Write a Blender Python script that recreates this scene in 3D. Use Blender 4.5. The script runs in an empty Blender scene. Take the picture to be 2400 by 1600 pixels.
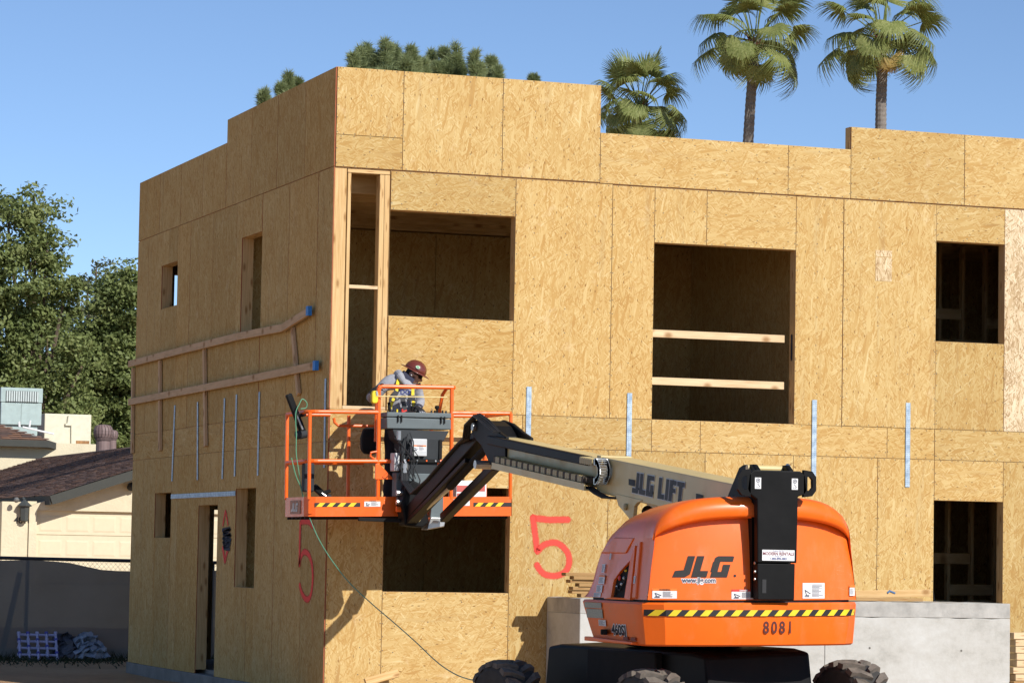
import bpy, bmesh, math, random
from mathutils import Vector, Matrix
R = math.radians
random.seed(7)
scene = bpy.context.scene
COL = scene.collection

# ---------------------------------------------------------------- camera
YAW, PIT, ROL = R(19.78125), R(3.90791), R(1.01807)
CAM = Vector((-10.14486, -34.30106, 1.75))
FPX, PW, PH = 7356.18, 2400.0, 1600.0
FW = Vector((math.sin(YAW)*math.cos(PIT), math.cos(YAW)*math.cos(PIT), math.sin(PIT)))
_r = Vector((math.cos(YAW), -math.sin(YAW), 0)); _u = _r.cross(FW)
RT = _r*math.cos(ROL) + _u*math.sin(ROL); UP = -_r*math.sin(ROL) + _u*math.cos(ROL)
cd = bpy.data.cameras.new('camera'); cam = bpy.data.objects.new('camera', cd); COL.objects.link(cam)
cam.matrix_world = Matrix(((RT.x, UP.x, -FW.x, CAM.x), (RT.y, UP.y, -FW.y, CAM.y), (RT.z, UP.z, -FW.z, CAM.z), (0, 0, 0, 1)))
cd.sensor_fit = 'HORIZONTAL'; cd.sensor_width = 36; cd.lens = 36*FPX/PW
cd.clip_start = 0.5; cd.clip_end = 6000
scene.camera = cam

# ---------------------------------------------------------------- light
SUN = Vector((0.352, -1.0, 0.675)).normalized()          # direction to the sun
elev = math.asin(SUN.z); azim = math.atan2(SUN.x, SUN.y)
w = bpy.data.worlds.new('World'); scene.world = w; w.use_nodes = True
nt = w.node_tree; bg = nt.nodes['Background']
sky = nt.nodes.new('ShaderNodeTexSky'); sky.sky_type = 'NISHITA'; sky.sun_disc = False
sky.sun_elevation = elev; sky.sun_rotation = azim; sky.altitude = 4500; sky.air_density = 1.0; sky.dust_density = 0.0; sky.ozone_density = 2.6
nt.links.new(sky.outputs[0], bg.inputs[0]); bg.inputs[1].default_value = 0.117
ld = bpy.data.lights.new('sun', 'SUN'); ld.energy = 4.35; ld.angle = R(0.53); ld.color = (1.0, 0.965, 0.91)
lo = bpy.data.objects.new('sun', ld); COL.objects.link(lo); lo.location = (20, -40, 40)
lo.rotation_euler = SUN.to_track_quat('Z', 'Y').to_euler()
scene.view_settings.view_transform = 'Standard'; scene.view_settings.look = 'None'
scene.view_settings.exposure = 0.2; scene.view_settings.gamma = 1.0; scene.view_settings.use_curve_mapping = False
scene.cycles.max_bounces = 5; scene.cycles.diffuse_bounces = 2; scene.cycles.glossy_bounces = 2; scene.cycles.transparent_max_bounces = 24

# ---------------------------------------------------------------- helpers
def ray(x, y): return FW + RT*((x-PW/2)/FPX) - UP*((y-PH/2)/FPX)
def atY(x, y, Y):
    d = ray(x, y); return CAM + d*((Y-CAM.y)/d.y)
def atX(x, y, X):
    d = ray(x, y); return CAM + d*((X-CAM.x)/d.x)
def atD(x, y, D): return CAM + ray(x, y)*D

ROOT = {}
def tag(o, label=None, cat=None, group=None, kind=None):
    if label: o['label'] = label
    if cat: o['category'] = cat
    if group: o['group'] = group
    if kind: o['kind'] = kind
    return o
def thing(name, label, cat, loc=(0, 0, 0), group=None, kind=None):
    o = bpy.data.objects.new(name, None); COL.objects.link(o); o.location = loc; o.empty_display_size = .2
    ROOT[o.name] = Vector(loc)
    return tag(o, label, cat, group, kind)

class MB:
    """collects faces (world coordinates) and links them as ONE mesh object"""
    def __init__(s): s.v = []; s.f = []; s.m = []; s.uv = []; s.sm = []
    def face(s, pts, mi=0, uv=None, smooth=False):
        pts = [Vector(p) for p in pts]; i = len(s.v); s.v += pts; s.f.append(tuple(range(i, i+len(pts)))); s.m.append(mi); s.sm.append(smooth)
        if uv is None:
            n = Vector((0, 0, 0))
            for a, b in zip(pts, pts[1:]+pts[:1]): n += Vector(((a.y-b.y)*(a.z+b.z), (a.z-b.z)*(a.x+b.x), (a.x-b.x)*(a.y+b.y)))
            ax, ay, az = abs(n.x), abs(n.y), abs(n.z)
            if ay >= ax and ay >= az: uv = [(p.x, p.z) for p in pts]
            elif ax >= az: uv = [(p.y, p.z) for p in pts]
            else: uv = [(p.x, p.y) for p in pts]
        s.uv.append(list(uv))
    def box(s, x0, x1, y0, y1, z0, z1, mi=0, skip=''):
        a = [(x0, y0, z0), (x1, y0, z0), (x1, y1, z0), (x0, y1, z0), (x0, y0, z1), (x1, y0, z1), (x1, y1, z1), (x0, y1, z1)]
        for k, q in zip('zZyYxX', ((0, 3, 2, 1), (4, 5, 6, 7), (0, 1, 5, 4), (2, 3, 7, 6), (3, 0, 4, 7), (1, 2, 6, 5))):
            if k not in skip: s.face([a[i] for i in q], mi)
        return s
    def beam(s, p, q, w, h, up=(0, 0, 1), mi=0, w2=None, h2=None):
        p = Vector(p); q = Vector(q); d = (q-p).normalized(); up = Vector(up)
        sx = d.cross(up).normalized(); uz = sx.cross(d).normalized(); w2 = w if w2 is None else w2; h2 = h if h2 is None else h2
        A = [p + sx*(w/2*i) + uz*(h/2*j) for i, j in ((-1, -1), (1, -1), (1, 1), (-1, 1))]
        B = [q + sx*(w2/2*i) + uz*(h2/2*j) for i, j in ((-1, -1), (1, -1), (1, 1), (-1, 1))]
        L = (q-p).length
        for k in range(4):
            n = (k+1) % 4; o = k*0.31
            s.face([A[k], A[n], B[n], B[k]], mi, [(o, 0), (o+w, 0), (o+w, L), (o, L)])
        s.face(A[::-1], mi); s.face(B, mi); return s
    def prism(s, poly, to3, d0, d1, mi=0, mside=None):
        """poly: list of (a,b) counter-clockwise; to3(a,b,d) -> point"""
        ms = mi if mside is None else mside
        A = [Vector(to3(a, b, d0)) for a, b in poly]; B = [Vector(to3(a, b, d1)) for a, b in poly]
        s.face(A[::-1], mi, [(a, b) for a, b in poly][::-1]); s.face(B, mi, [(a, b) for a, b in poly])
        n = len(poly)
        for i in range(n):
            j = (i+1) % n; s.face([A[i], A[j], B[j], B[i]], ms)
        return s
    def loft(s, rings, mi=0, closed=True, cap=True, smooth=True):
        for a, b in zip(rings, rings[1:]):
            n = len(a)
            for i in range(n if closed else n-1):
                j = (i+1) % n; s.face([a[i], a[j], b[j], b[i]], mi, None, smooth)
        if cap and closed: s.face(list(rings[0])[::-1], mi); s.face(rings[-1], mi)
        return s
    def tube(s, path, r, n=8, mi=0, closed=False, smooth=True, cap=True):
        P = [Vector(p) for p in path]; m = len(P); rad = r if isinstance(r, (list, tuple)) else [r]*m
        rings = []; prev = None
        for i in range(m):
            if closed: t = P[(i+1) % m] - P[i-1]
            else: t = P[min(i+1, m-1)] - P[max(i-1, 0)]
            t.normalize()
            if prev is None:
                ref = Vector((0, 0, 1)) if abs(t.z) < .9 else Vector((1, 0, 0)); x = t.cross(ref).normalized()
            else: x = (prev - t*prev.dot(t)).normalized()
            prev = x; y = t.cross(x)
            rings.append([P[i] + (x*math.cos(2*math.pi*k/n) + y*math.sin(2*math.pi*k/n))*rad[i] for k in range(n)])
        if closed: rings.append(rings[0])
        return s.loft(rings, mi, True, cap and not closed, smooth)
    def cyl(s, p, q, r, n=16, mi=0, r2=None): return s.tube([p, q], [r, r if r2 is None else r2], n, mi)
    def lathe(s, prof, c, axis=(0, 0, 1), n=20, mi=0, smooth=True):
        ax = Vector(axis).normalized(); ref = Vector((1, 0, 0)) if abs(ax.x) < .8 else Vector((0, 1, 0))
        x = ax.cross(ref).normalized(); y = ax.cross(x); c = Vector(c)
        rings = [[c + ax*h + (x*math.cos(2*math.pi*k/n)+y*math.sin(2*math.pi*k/n))*max(r, 1e-4) for k in range(n)] for r, h in prof]
        return s.loft(rings, mi, True, True, smooth)
    def build(s, name, mats, parent=None, label=None, bevel=0, segs=2, sub=0, kind=None, weld=False, shade=None):
        org = ROOT.get(parent.name, Vector()) if parent else Vector()
        me = bpy.data.meshes.new(name); me.from_pydata([tuple(p-org) for p in s.v], [], s.f)
        for m in (mats if isinstance(mats, (list, tuple)) else [mats]): me.materials.append(m)
        me.polygons.foreach_set('material_index', s.m)
        me.polygons.foreach_set('use_smooth', [bool(x) for x in s.sm] if shade is None else [shade]*len(s.f))
        ul = me.uv_layers.new(name='UVMap'); ul.data.foreach_set('uv', [c for f in s.uv for p in f for c in p])
        if weld or bevel or sub:
            bm = bmesh.new(); bm.from_mesh(me); bmesh.ops.remove_doubles(bm, verts=bm.verts, dist=1e-4); bmesh.ops.recalc_face_normals(bm, faces=bm.faces); bm.to_mesh(me); bm.free()
        me.update()
        o = bpy.data.objects.new(name, me); COL.objects.link(o)
        if parent: o.parent = parent; ROOT[o.name] = org
        else: ROOT[o.name] = Vector()
        if bevel:
            b = o.modifiers.new('bevel', 'BEVEL'); b.width = bevel; b.segments = segs; b.limit_method = 'ANGLE'; b.angle_limit = R(28)
        if sub:
            q = o.modifiers.new('sub', 'SUBSURF'); q.levels = sub; q.render_levels = sub
        return tag(o, label, kind=kind)
def one(mb, name, mats, label, cat, group=None, kind=None, **k):
    """a thing that is one mesh, its origin at its base"""
    o = mb.build(name, mats, None, **k); vs = [v.co for v in o.data.vertices]
    c = Vector((sum(v.x for v in vs)/len(vs), sum(v.y for v in vs)/len(vs), min(v.z for v in vs)))
    o.data.transform(Matrix.Translation(-c)); o.location = c; ROOT[o.name] = c
    return tag(o, label, cat, group, kind)
def copy_tree(o, parent=None):
    c = o.copy(); COL.objects.link(c); c.parent = parent
    for ch in o.children: copy_tree(ch, c)
    return c

# ---------------------------------------------------------------- materials
MAT = {}
def nmat(name):
    m = bpy.data.materials.new(name); m.use_nodes = True; t = m.node_tree; b = t.nodes['Principled BSDF']; MAT[name] = m
    return m, t, b
class NG:
    def __init__(s, t): s.t = t
    def n(s, typ, **k):
        nd = s.t.nodes.new('ShaderNode'+typ)
        for a, v in k.items():
            if a.startswith('i_'):
                key = a[2:]; key = int(key) if key.isdigit() else key.replace('_', ' ')
                nd.inputs[key].default_value = v
            else: setattr(nd, a, v)
        return nd
    def l(s, a, b): s.t.links.new(a, b)
    def math(s, op, a, b=None, c=None):
        nd = s.n('Math', operation=op)
        for i, x in enumerate((a, b, c)):
            if x is None: continue
            if isinstance(x, (int, float)): nd.inputs[i].default_value = x
            else: s.l(x, nd.inputs[i])
        return nd.outputs[0]
    def ramp(s, fac, stops, interp='LINEAR'):
        nd = s.n('ValToRGB'); cr = nd.color_ramp; cr.interpolation = interp
        while len(cr.elements) < len(stops): cr.elements.new(.5)
        for e, (p, c) in zip(cr.elements, stops): e.position = p; e.color = (*c, 1) if len(c) == 3 else c
        s.l(fac, nd.inputs[0]); return nd.outputs[0]
    def mix(s, fac, a, b, blend='MIX'):
        nd = s.n('Mix', data_type='RGBA', blend_type=blend)
        for i, x in ((0, fac), (6, a), (7, b)):
            if isinstance(x, (int, float)): nd.inputs[i].default_value = x
            elif isinstance(x, tuple): nd.inputs[i].default_value = (*x, 1) if len(x) == 3 else x
            else: s.l(x, nd.inputs[i])
        return nd.outputs[2]
    def mapping(s, vec, scale=(1, 1, 1), rot=(0, 0, 0), loc=(0, 0, 0)):
        nd = s.n('Mapping'); nd.inputs['Scale'].default_value = scale; nd.inputs['Rotation'].default_value = rot; nd.inputs['Location'].default_value = loc
        s.l(vec, nd.inputs[0]); return nd.outputs[0]
def simple(name, col, rough=.6, metal=0, var=.12, scale=6, spec=.5, coat=0, bump=0, bscale=60, coords='Object'):
    """a plain finish with mottled wear"""
    m, t, b = nmat(name); g = NG(t)
    tc = g.n('TexCoord'); no = g.n('TexNoise', i_Scale=scale, i_Detail=6.0, i_Roughness=.65); g.l(tc.outputs[coords], no.inputs[0])
    d = tuple(c*(1-var) for c in col); li = tuple(min(1, c*(1+var)) for c in col)
    g.l(g.ramp(no.outputs[0], [(.3, d), (.7, li)]), b.inputs['Base Color'])
    g.l(g.math('MULTIPLY_ADD', no.outputs[0], .25*rough, rough*.88), b.inputs['Roughness'])
    b.inputs['Metallic'].default_value = metal; b.inputs['Specular IOR Level'].default_value = spec; b.inputs['Coat Weight'].default_value = coat; b.inputs['Coat Roughness'].default_value = .06
    if bump:
        n2 = g.n('TexNoise', i_Scale=bscale, i_Detail=5.0); g.l(tc.outputs[coords], n2.inputs[0])
        bp = g.n('Bump', i_Strength=bump, i_Distance=.01); g.l(n2.outputs[0], bp.inputs['Height']); g.l(bp.outputs[0], b.inputs['Normal'])
    return m

def osb(name, stops, tint=1.0):
    m, t, b = nmat(name); g = NG(t)
    uv = g.n('UVMap').outputs[0]
    oi = g.n('ObjectInfo'); rnd = oi.outputs['Random']
    cmb = g.n('CombineXYZ'); g.l(g.math('MULTIPLY', rnd, 173.1), cmb.inputs[0]); g.l(g.math('MULTIPLY', rnd, 91.7), cmb.inputs[1])
    add = g.n('VectorMath', operation='ADD'); g.l(uv, add.inputs[0]); g.l(cmb.outputs[0], add.inputs[1])
    # warp so strand directions wander
    wn = g.n('TexNoise', i_Scale=2.2, i_Detail=3.0); g.l(add.outputs[0], wn.inputs[0])
    sub = g.n('VectorMath', operation='SUBTRACT'); g.l(wn.outputs['Color'], sub.inputs[0]); sub.inputs[1].default_value = (.5, .5, .5)
    scl = g.n('VectorMath', operation='SCALE'); g.l(sub.outputs[0], scl.inputs[0]); scl.inputs['Scale'].default_value = .06
    wv = g.n('VectorMath', operation='ADD'); g.l(add.outputs[0], wv.inputs[0]); g.l(scl.outputs[0], wv.inputs[1])
    val = None
    for k, (ang, sx, sy, thr) in enumerate(((88, 9, 80, 0), (104, 10, 95, .50), (66, 11, 85, .66), (135, 12, 80, .80), (35, 12, 75, .86), (82, 5, 34, .88))):
        mp = g.mapping(g.mapping(wv.outputs[0], (1, 1, 1), (0, 0, R(-ang)), (k*3.7, k*5.1, 0)), (sx, sy, 1))
        vo = g.n('TexVoronoi', voronoi_dimensions='2D', feature='F1', i_Scale=1.0, i_Randomness=1.0); g.l(mp, vo.inputs['Vector'])
        sp = g.n('SeparateColor'); g.l(vo.outputs['Color'], sp.inputs[0])
        if val is None: val = sp.outputs[0]
        else:
            msk = g.math('GREATER_THAN', sp.outputs[1], thr)
            inv = g.math('SUBTRACT', 1.0, msk)
            val = g.math('ADD', g.math('MULTIPLY', val, inv), g.math('MULTIPLY', sp.outputs[0], msk))
    gn = g.n('TexNoise', i_Scale=1.0, i_Detail=3.0, i_Roughness=.7); g.l(g.mapping(wv.outputs[0], (95, 14, 1)), gn.inputs[0])
    v2 = g.math('ADD', g.math('MULTIPLY', val, .62), g.math('MULTIPLY', gn.outputs[0], .40))
    big = g.n('TexNoise', i_Scale=1.6, i_Detail=2.0); g.l(add.outputs[0], big.inputs[0])
    v3 = g.math('ADD', v2, g.math('MULTIPLY_ADD', big.outputs[0], .34, -.17))
    col = g.ramp(v3, stops)
    # dark knots and bark flecks
    fl = g.n('TexVoronoi', voronoi_dimensions='2D', feature='F1', i_Scale=1.0); g.l(g.mapping(wv.outputs[0], (16, 7, 1)), fl.inputs['Vector'])
    sp = g.n('SeparateColor'); g.l(fl.outputs['Color'], sp.inputs[0])
    fm = g.math('MULTIPLY', g.math('LESS_THAN', fl.outputs['Distance'], .11), g.math('GREATER_THAN', sp.outputs[0], .86))
    col = g.mix(g.math('MULTIPLY', fm, .62), col, (.16, .075, .025))
    # rain streaks and scuffs
    wt = g.n('TexNoise', i_Scale=1.0, i_Detail=3.0, i_Roughness=.7); g.l(g.mapping(add.outputs[0], (7, .55, 1)), wt.inputs[0])
    col = g.mix(g.math('MULTIPLY', g.ramp(wt.outputs[0], [(.56, (0, 0, 0)), (.72, (1, 1, 1))]), .30), col, (.36, .25, .13))
    sf = g.n('TexNoise', i_Scale=3.3, i_Detail=4.0, i_Roughness=.75); g.l(add.outputs[0], sf.inputs[0])
    col = g.mix(g.math('MULTIPLY', g.ramp(sf.outputs[0], [(.60, (0, 0, 0)), (.74, (1, 1, 1))]), .28), col, (.86, .74, .50))
    # sheet to sheet tone
    tone = g.ramp(rnd, [(0, (.87, .86, .83)), (.3, (1.0, .985, .96)), (.6, (1, 1, 1)), (.8, (1.02, .97, .90)), (1, (.93, .885, .80))])
    col = g.mix(1.0, col, tone, 'MULTIPLY')
    g.l(col, b.inputs['Base Color'])
    b.inputs['Roughness'].default_value = .9; b.inputs['Specular IOR Level'].default_value = .06
    bp = g.n('Bump', i_Strength=.35, i_Distance=.004); g.l(v2, bp.inputs['Height']); g.l(bp.outputs[0], b.inputs['Normal'])
    return m
OSB = osb('osb', [(.06, (.42, .240, .082)), (.30, (.50, .312, .112)), (.52, (.555, .378, .154)), (.78, (.615, .452, .205)), (.98, (.72, .59, .335))])
OSBW = osb('osb_pale', [(.12, (.32, .20, .10)), (.34, (.52, .385, .225)), (.55, (.66, .53, .35)), (.8, (.74, .62, .43)), (.95, (.84, .75, .57))])

def lumber(name, c0, c1, dark=.25):
    m, t, b = nmat(name); g = NG(t)
    uv = g.n('UVMap').outputs[0]; oi = g.n('ObjectInfo')
    cmb = g.n('CombineXYZ'); g.l(g.math('MULTIPLY', oi.outputs['Random'], 57.0), cmb.inputs[0]); g.l(g.math('MULTIPLY', oi.outputs['Random'], 31.0), cmb.inputs[1])
    add = g.n('VectorMath', operation='ADD'); g.l(uv, add.inputs[0]); g.l(cmb.outputs[0], add.inputs[1])
    n1 = g.n('TexNoise', i_Scale=1.0, i_Detail=5.0, i_Distortion=.6); g.l(g.mapping(add.outputs[0], (60, 2.5, 1)), n1.inputs[0])
    n2 = g.n('TexNoise', i_Scale=1.3, i_Detail=3.0); g.l(add.outputs[0], n2.inputs[0])
    v = g.math('ADD', g.math('MULTIPLY', n1.outputs[0], .7), g.math('MULTIPLY', n2.outputs[0], .3))
    col = g.ramp(v, [(.3, c0), (.65, c1)])
    vo = g.n('TexVoronoi', voronoi_dimensions='2D', i_Scale=1.0); g.l(g.mapping(add.outputs[0], (7, 2.2, 1)), vo.inputs['Vector'])
    kn = g.ramp(vo.outputs['Distance'], [(.05, (1, 1, 1)), (.16, (0, 0, 0))])
    col = g.mix(g.math('MULTIPLY', kn, .75), col, (.28, .13, .04))
    g.l(col, b.inputs['Base Color']); b.inputs['Roughness'].default_value = .8; b.inputs['Specular IOR Level'].default_value = .12
    return m
LUM = lumber('framing_lumber', (.50, .30, .115), (.72, .50, .25))
LUMP = lumber('pale_lumber', (.58, .40, .22), (.78, .60, .37))
LUMW = lumber('weathered_lumber', (.30, .17, .065), (.46, .29, .13))
LUMR = lumber('rail_lumber', (.50, .33, .18), (.68, .47, .28))
EDGE = simple('sheet_edge_paint', (.36, .10, .04), .8, var=.2)
GALV = simple('galvanised', (.52, .60, .68), .42, .55, var=.14, scale=9)
BLUE = simple('blue_tape', (.03, .22, .62), .6)
# ---------------------------------------------------------------- ground
def dirt_mat():
    m, t, b = nmat('dirt'); g = NG(t); tc = g.n('TexCoord').outputs['Object']
    n1 = g.n('TexNoise', i_Scale=.35, i_Detail=8.0, i_Roughness=.6); g.l(tc, n1.inputs[0])
    n2 = g.n('TexNoise', i_Scale=5.0, i_Detail=10.0, i_Roughness=.75); g.l(tc, n2.inputs[0])
    v = g.math('ADD', g.math('MULTIPLY', n1.outputs[0], .55), g.math('MULTIPLY', n2.outputs[0], .45))
    g.l(g.ramp(v, [(.3, (.33, .185, .085)), (.5, (.52, .305, .145)), (.7, (.63, .405, .215))]), b.inputs['Base Color']); b.inputs['Roughness'].default_value = .95
    bp = g.n('Bump', i_Strength=.8, i_Distance=.08); g.l(n2.outputs[0], bp.inputs['Height']); g.l(bp.outputs[0], b.inputs['Normal']); return m
DIRT = dirt_mat()
def gz(x, y):
    d = math.hypot(x-.4, y+9.3); k = max(0.0, 1-max(0, d-2.5)/3.0)
    z = k*(.012+.036*(x+.45)) + .02*math.sin(x*1.3+y*.7)*math.sin(y*.9-x*.4)*(1-k)
    return z - .004 if -2 < x < 12 and -2 < y < 11 else z
g = MB(); xs = [-3000, -600, -150, -60] + [-30+i*1.0 for i in range(61)] + [60, 150, 600, 3000]; ys = [-3000, -600, -150, -60] + [-40+i*1.0 for i in range(91)] + [90, 150, 600, 4000]
for i in range(len(xs)-1):
    for j in range(len(ys)-1):
        g.face([(x, y, gz(x, y)) for x, y in ((xs[i], ys[j]), (xs[i+1], ys[j]), (xs[i+1], ys[j+1]), (xs[i], ys[j+1]))], 0, None, True)
tag(g.build('ground', DIRT, weld=True), kind='structure')

# ---------------------------------------------------------------- the building under construction
BLD = thing('unfinished_building', 'two storey unfinished building sheathed in golden strand board sheets', 'building', (0, 0, 0))
ZT, ZP, ZT2, ZT3, ZL = 7.312, 6.159, 6.751, 7.028, 7.013
ZF, ZF2, Z0 = 3.388, 3.014, .20
XE, YB = 11.2, 9.82
def core(parent, name, amax, zspan, holes, to3, extra=()):
    aa = sorted({0, amax, *[h[i] for h in holes for i in (0, 1)], *extra}); zz = sorted({*zspan, *[h[i] for h in holes for i in (2, 3)]})
    aa = [a for a in aa if 0 <= a <= amax]; zz = [z for z in zz if zspan[0] <= z <= zspan[1]]
    m = MB()
    def solid(i, j):
        if not (0 <= i < len(aa)-1 and 0 <= j < len(zz)-1): return False
        a, z = (aa[i]+aa[i+1])/2, (zz[j]+zz[j+1])/2
        return not any(h[0] < a < h[1] and h[2] < z < h[3] for h in holes)
    for i in range(len(aa)-1):
        for j in range(len(zz)-1):
            if not solid(i, j): continue
            a0, a1, z0, z1 = aa[i], aa[i+1], zz[j], zz[j+1]
            q = [to3(a, z, d) for d in (0, .14) for a, z in ((a0, z0), (a1, z0), (a1, z1), (a0, z1))]
            m.face([q[k] for k in (0, 1, 2, 3)]); m.face([q[k] for k in (7, 6, 5, 4)])
            if not solid(i-1, j): m.face([q[k] for k in (4, 0, 3, 7)])
            if not solid(i+1, j): m.face([q[k] for k in (1, 5, 6, 2)])
            if not solid(i, j-1): m.face([q[k] for k in (4, 5, 1, 0)])
            if not solid(i, j+1): m.face([q[k] for k in (3, 2, 6, 7)])
    return m.build(name, LUM, parent)
W1 = (.673, 2.203, 4.478, 5.697); W2 = (3.958, 5.801, 3.389, 5.485); W3 = (7.69, 8.637, 4.463, 5.694); W4 = (.673, 2.203, 1.322, 2.53); W5 = (7.69, 8.637, 1.276, 2.519)
CORNER = (-1, .672, ZF, ZP-.012)
f3 = lambda a, z, d: (a, d, z)
FRONT = core(BLD, 'front_wall', XE, (Z0, ZT), [W1, W2, W3, W4, W5, CORNER, (3.249, 6.519, ZT2, 9), (6.519, 20, ZT3, 9)], f3)
HA = (7.405, 8.328, 5.084, 5.687); HB = (3.065, 4.012, 4.50, 5.693); HC = (7.45, 8.39, 1.918, 2.532); HD = (4.92, 5.92, 0, 2.341); HE = (3.066, 4.02, 1.304, 2.533)
l3 = lambda a, z, d: (d, a, z)
LEFT = core(BLD, 'side_wall', YB, (Z0, ZT-.001), [HA, HB, HC, HD, HE, (4.884, 20, ZL, 9), (-1, .14, Z0-1, 9)], l3)
b3 = lambda a, z, d: (a+.14, YB-.14+d, z)
BACK = core(BLD, 'back_wall', XE-.14, (Z0, ZL-.01), [(.36, 1.06, 4.9, 5.7), (1.03, 2.0, 0, 2.34)], b3)
e3 = lambda a, z, d: (XE+d, a, z)
core(BLD, 'end_wall', YB, (Z0, ZT3-.002), [], e3)
rs = random.Random(3)
def fsheet(x0, x1, z0, z1, gr='v', mat=None, proud=0.0, gap=.0034):
    y1 = -.001; y0 = -.0125-proud-rs.random()*.002; m = MB(); x0 += gap; x1 -= gap; z0 += gap; z1 -= gap
    m.box(x0, x1, y0, y1, z0, z1, 1, 'y')
    P = [(x0, y0, z0), (x1, y0, z0), (x1, y0, z1), (x0, y0, z1)]
    m.face(P, 0, [(p[0], p[2]) if gr == 'v' else (p[2], p[0]) for p in P])
    return m.build('osb_sheet', [mat or OSB, EDGE], FRONT)
def lsheet(y0, y1, z0, z1, gr='v', proud=0.0, gap=.0055):
    x0 = -.0105-proud*.3-rs.random()*.002; m = MB(); y0 += gap; y1 -= gap; z0 += gap; z1 -= gap
    m.box(x0, -.001, y0, y1, z0, z1, 1, 'x')
    P = [(x0, y1, z0), (x0, y0, z0), (x0, y0, z1), (x0, y1, z1)]
    m.face(P, 0, [(p[1], p[2]) if gr == 'v' else (p[2], p[1]) for p in P])
    return m.build('osb_sheet', [OSB, EDGE], LEFT)
TP = .010
for a in ((0, .802, 6.529, ZT, 'v'), (0, .802, ZP, 6.529, 'h'), (.802, 2.021, ZP, ZT, 'v'), (2.021, 3.249, ZP, ZT, 'v'), (3.249, 5.684, ZP-.01, ZT2, 'h'), (5.684, 6.519, ZP-.01, ZT2, 'h'),
          (6.519, 8.066, ZP-.01, ZT3, 'h'), (8.066, 10.5, ZP-.01, ZT3, 'h'), (10.5, XE, ZP-.01, ZT3, 'h')): fsheet(*a, proud=TP)
for a in ((.673, 2.203, W1[3], ZP-.012, 'h'), (.673, 2.203, ZF, W1[2], 'h'), (2.203, 3.419, ZF, ZP-.012, 'v'), (3.419, 3.958, ZF, ZP-.02, 'v'), (3.958, 4.63, W2[3], ZP-.02, 'v'),
          (4.63, 5.801, W2[3], ZP-.02, 'h'), (5.801, 6.434, ZF-.002, ZP-.02, 'v'), (6.434, 7.69, ZF, ZP-.02, 'v', None, .006), (7.69, 8.637, W3[3], ZP-.02, 'h'), (7.69, 8.637, ZF, W3[2], 'v'),
          (8.637, 9.85, ZF, ZP-.02, 'v', OSBW), (9.85, XE, ZF, ZP-.02, 'v')): fsheet(*a)
for a in ((0, 2.335, ZF2, ZF, 'h'), (2.335, 3.958, ZF2, ZF, 'h'), (3.958, 4.583, ZF2, ZF, 'h'), (4.583, 7.047, ZF2, ZF, 'h'), (7.047, 7.69, ZF2, ZF, 'h'), (7.69, 10.1, ZF2, ZF, 'h'), (10.1, XE, ZF2, ZF, 'h')): fsheet(*a)
for a in ((0, .668, Z0-.05, ZF2, 'v'), (.668, 2.198, W4[3], ZF2, 'h'), (.668, 2.198, Z0-.05, W4[2], 'h'), (2.198, 3.418, Z0-.05, ZF2, 'v'), (3.418, 4.65, Z0-.05, ZF2, 'v'), (4.65, 5.80, Z0-.05, ZF2, 'v'),
          (5.80, 6.924, Z0-.05, ZF2, 'v'), (6.924, 7.69, Z0-.05, ZF2, 'v'), (7.69, 8.637, W5[3], ZF2, 'h'), (7.69, 8.637, Z0-.05, W5[2], 'h'), (8.637, 9.85, Z0-.05, ZF2, 'v'), (9.85, XE, Z0-.05, ZF2, 'v')): fsheet(*a)
# a patched spot with a pale off-cut let into one sheet
m = MB(); m.box(6.865, 7.085, -.0235, -.0165, 5.165, 5.455, 0); m.build('patch_board', OSBW, FRONT, label='small pale off-cut patch on the sheet')
m = MB(); m.box(6.865, 7.085, -.0235, -.0165, 5.463, 5.54, 0); m.build('patch_board', OSBW, FRONT, label='small pale off-cut patch on the sheet')
# side wall sheets
def lcol(edges, z0, z1, gr, holes, **k):
    for y0, y1 in zip(edges, edges[1:]):
        H = [h for h in holes if h[0] < y1-.02 and h[1] > y0+.02]
        if not H: lsheet(y0, y1, z0, z1, gr, **k); continue
        h = H[0]; hz0, hz1 = max(h[2], z0), min(h[3], z1)
        if h[0] > y0+.02: lsheet(y0, h[0], z0, z1, gr, gap=.0015, **k)
        if h[1] < y1-.02: lsheet(h[1], y1, z0, z1, gr, gap=.0015, **k)
        a, b = max(h[0], y0), min(h[1], y1)
        if hz1 < z1-.02: lsheet(a, b, hz1, z1, gr, gap=.0015, **k)
        if hz0 > z0+.02: lsheet(a, b, z0, hz0, gr, gap=.0015, **k)
lcol([-.0125, 1.22, 2.44, 3.66, 4.884], ZP, ZT, 'v', [], proud=.006); lcol([4.884, 6.1, 7.32, 8.54, YB], ZP, ZL, 'v', [], proud=.006)
lcol([-.0125, .61, 1.83, 3.05, 4.27, 5.49, 6.71, 7.93, 9.15, YB], ZF, ZP, 'v', [HA, HB])
lcol([-.0125, 2.44, 4.88, 7.32, YB], ZF2, ZF, 'h', [])
lcol([-.0125, 1.0, 2.2, 3.42, 4.64, 5.86, 7.08, 8.3, 9.1, YB], Z0-.05, ZF2, 'v', [HC, HD, HE])
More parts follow.
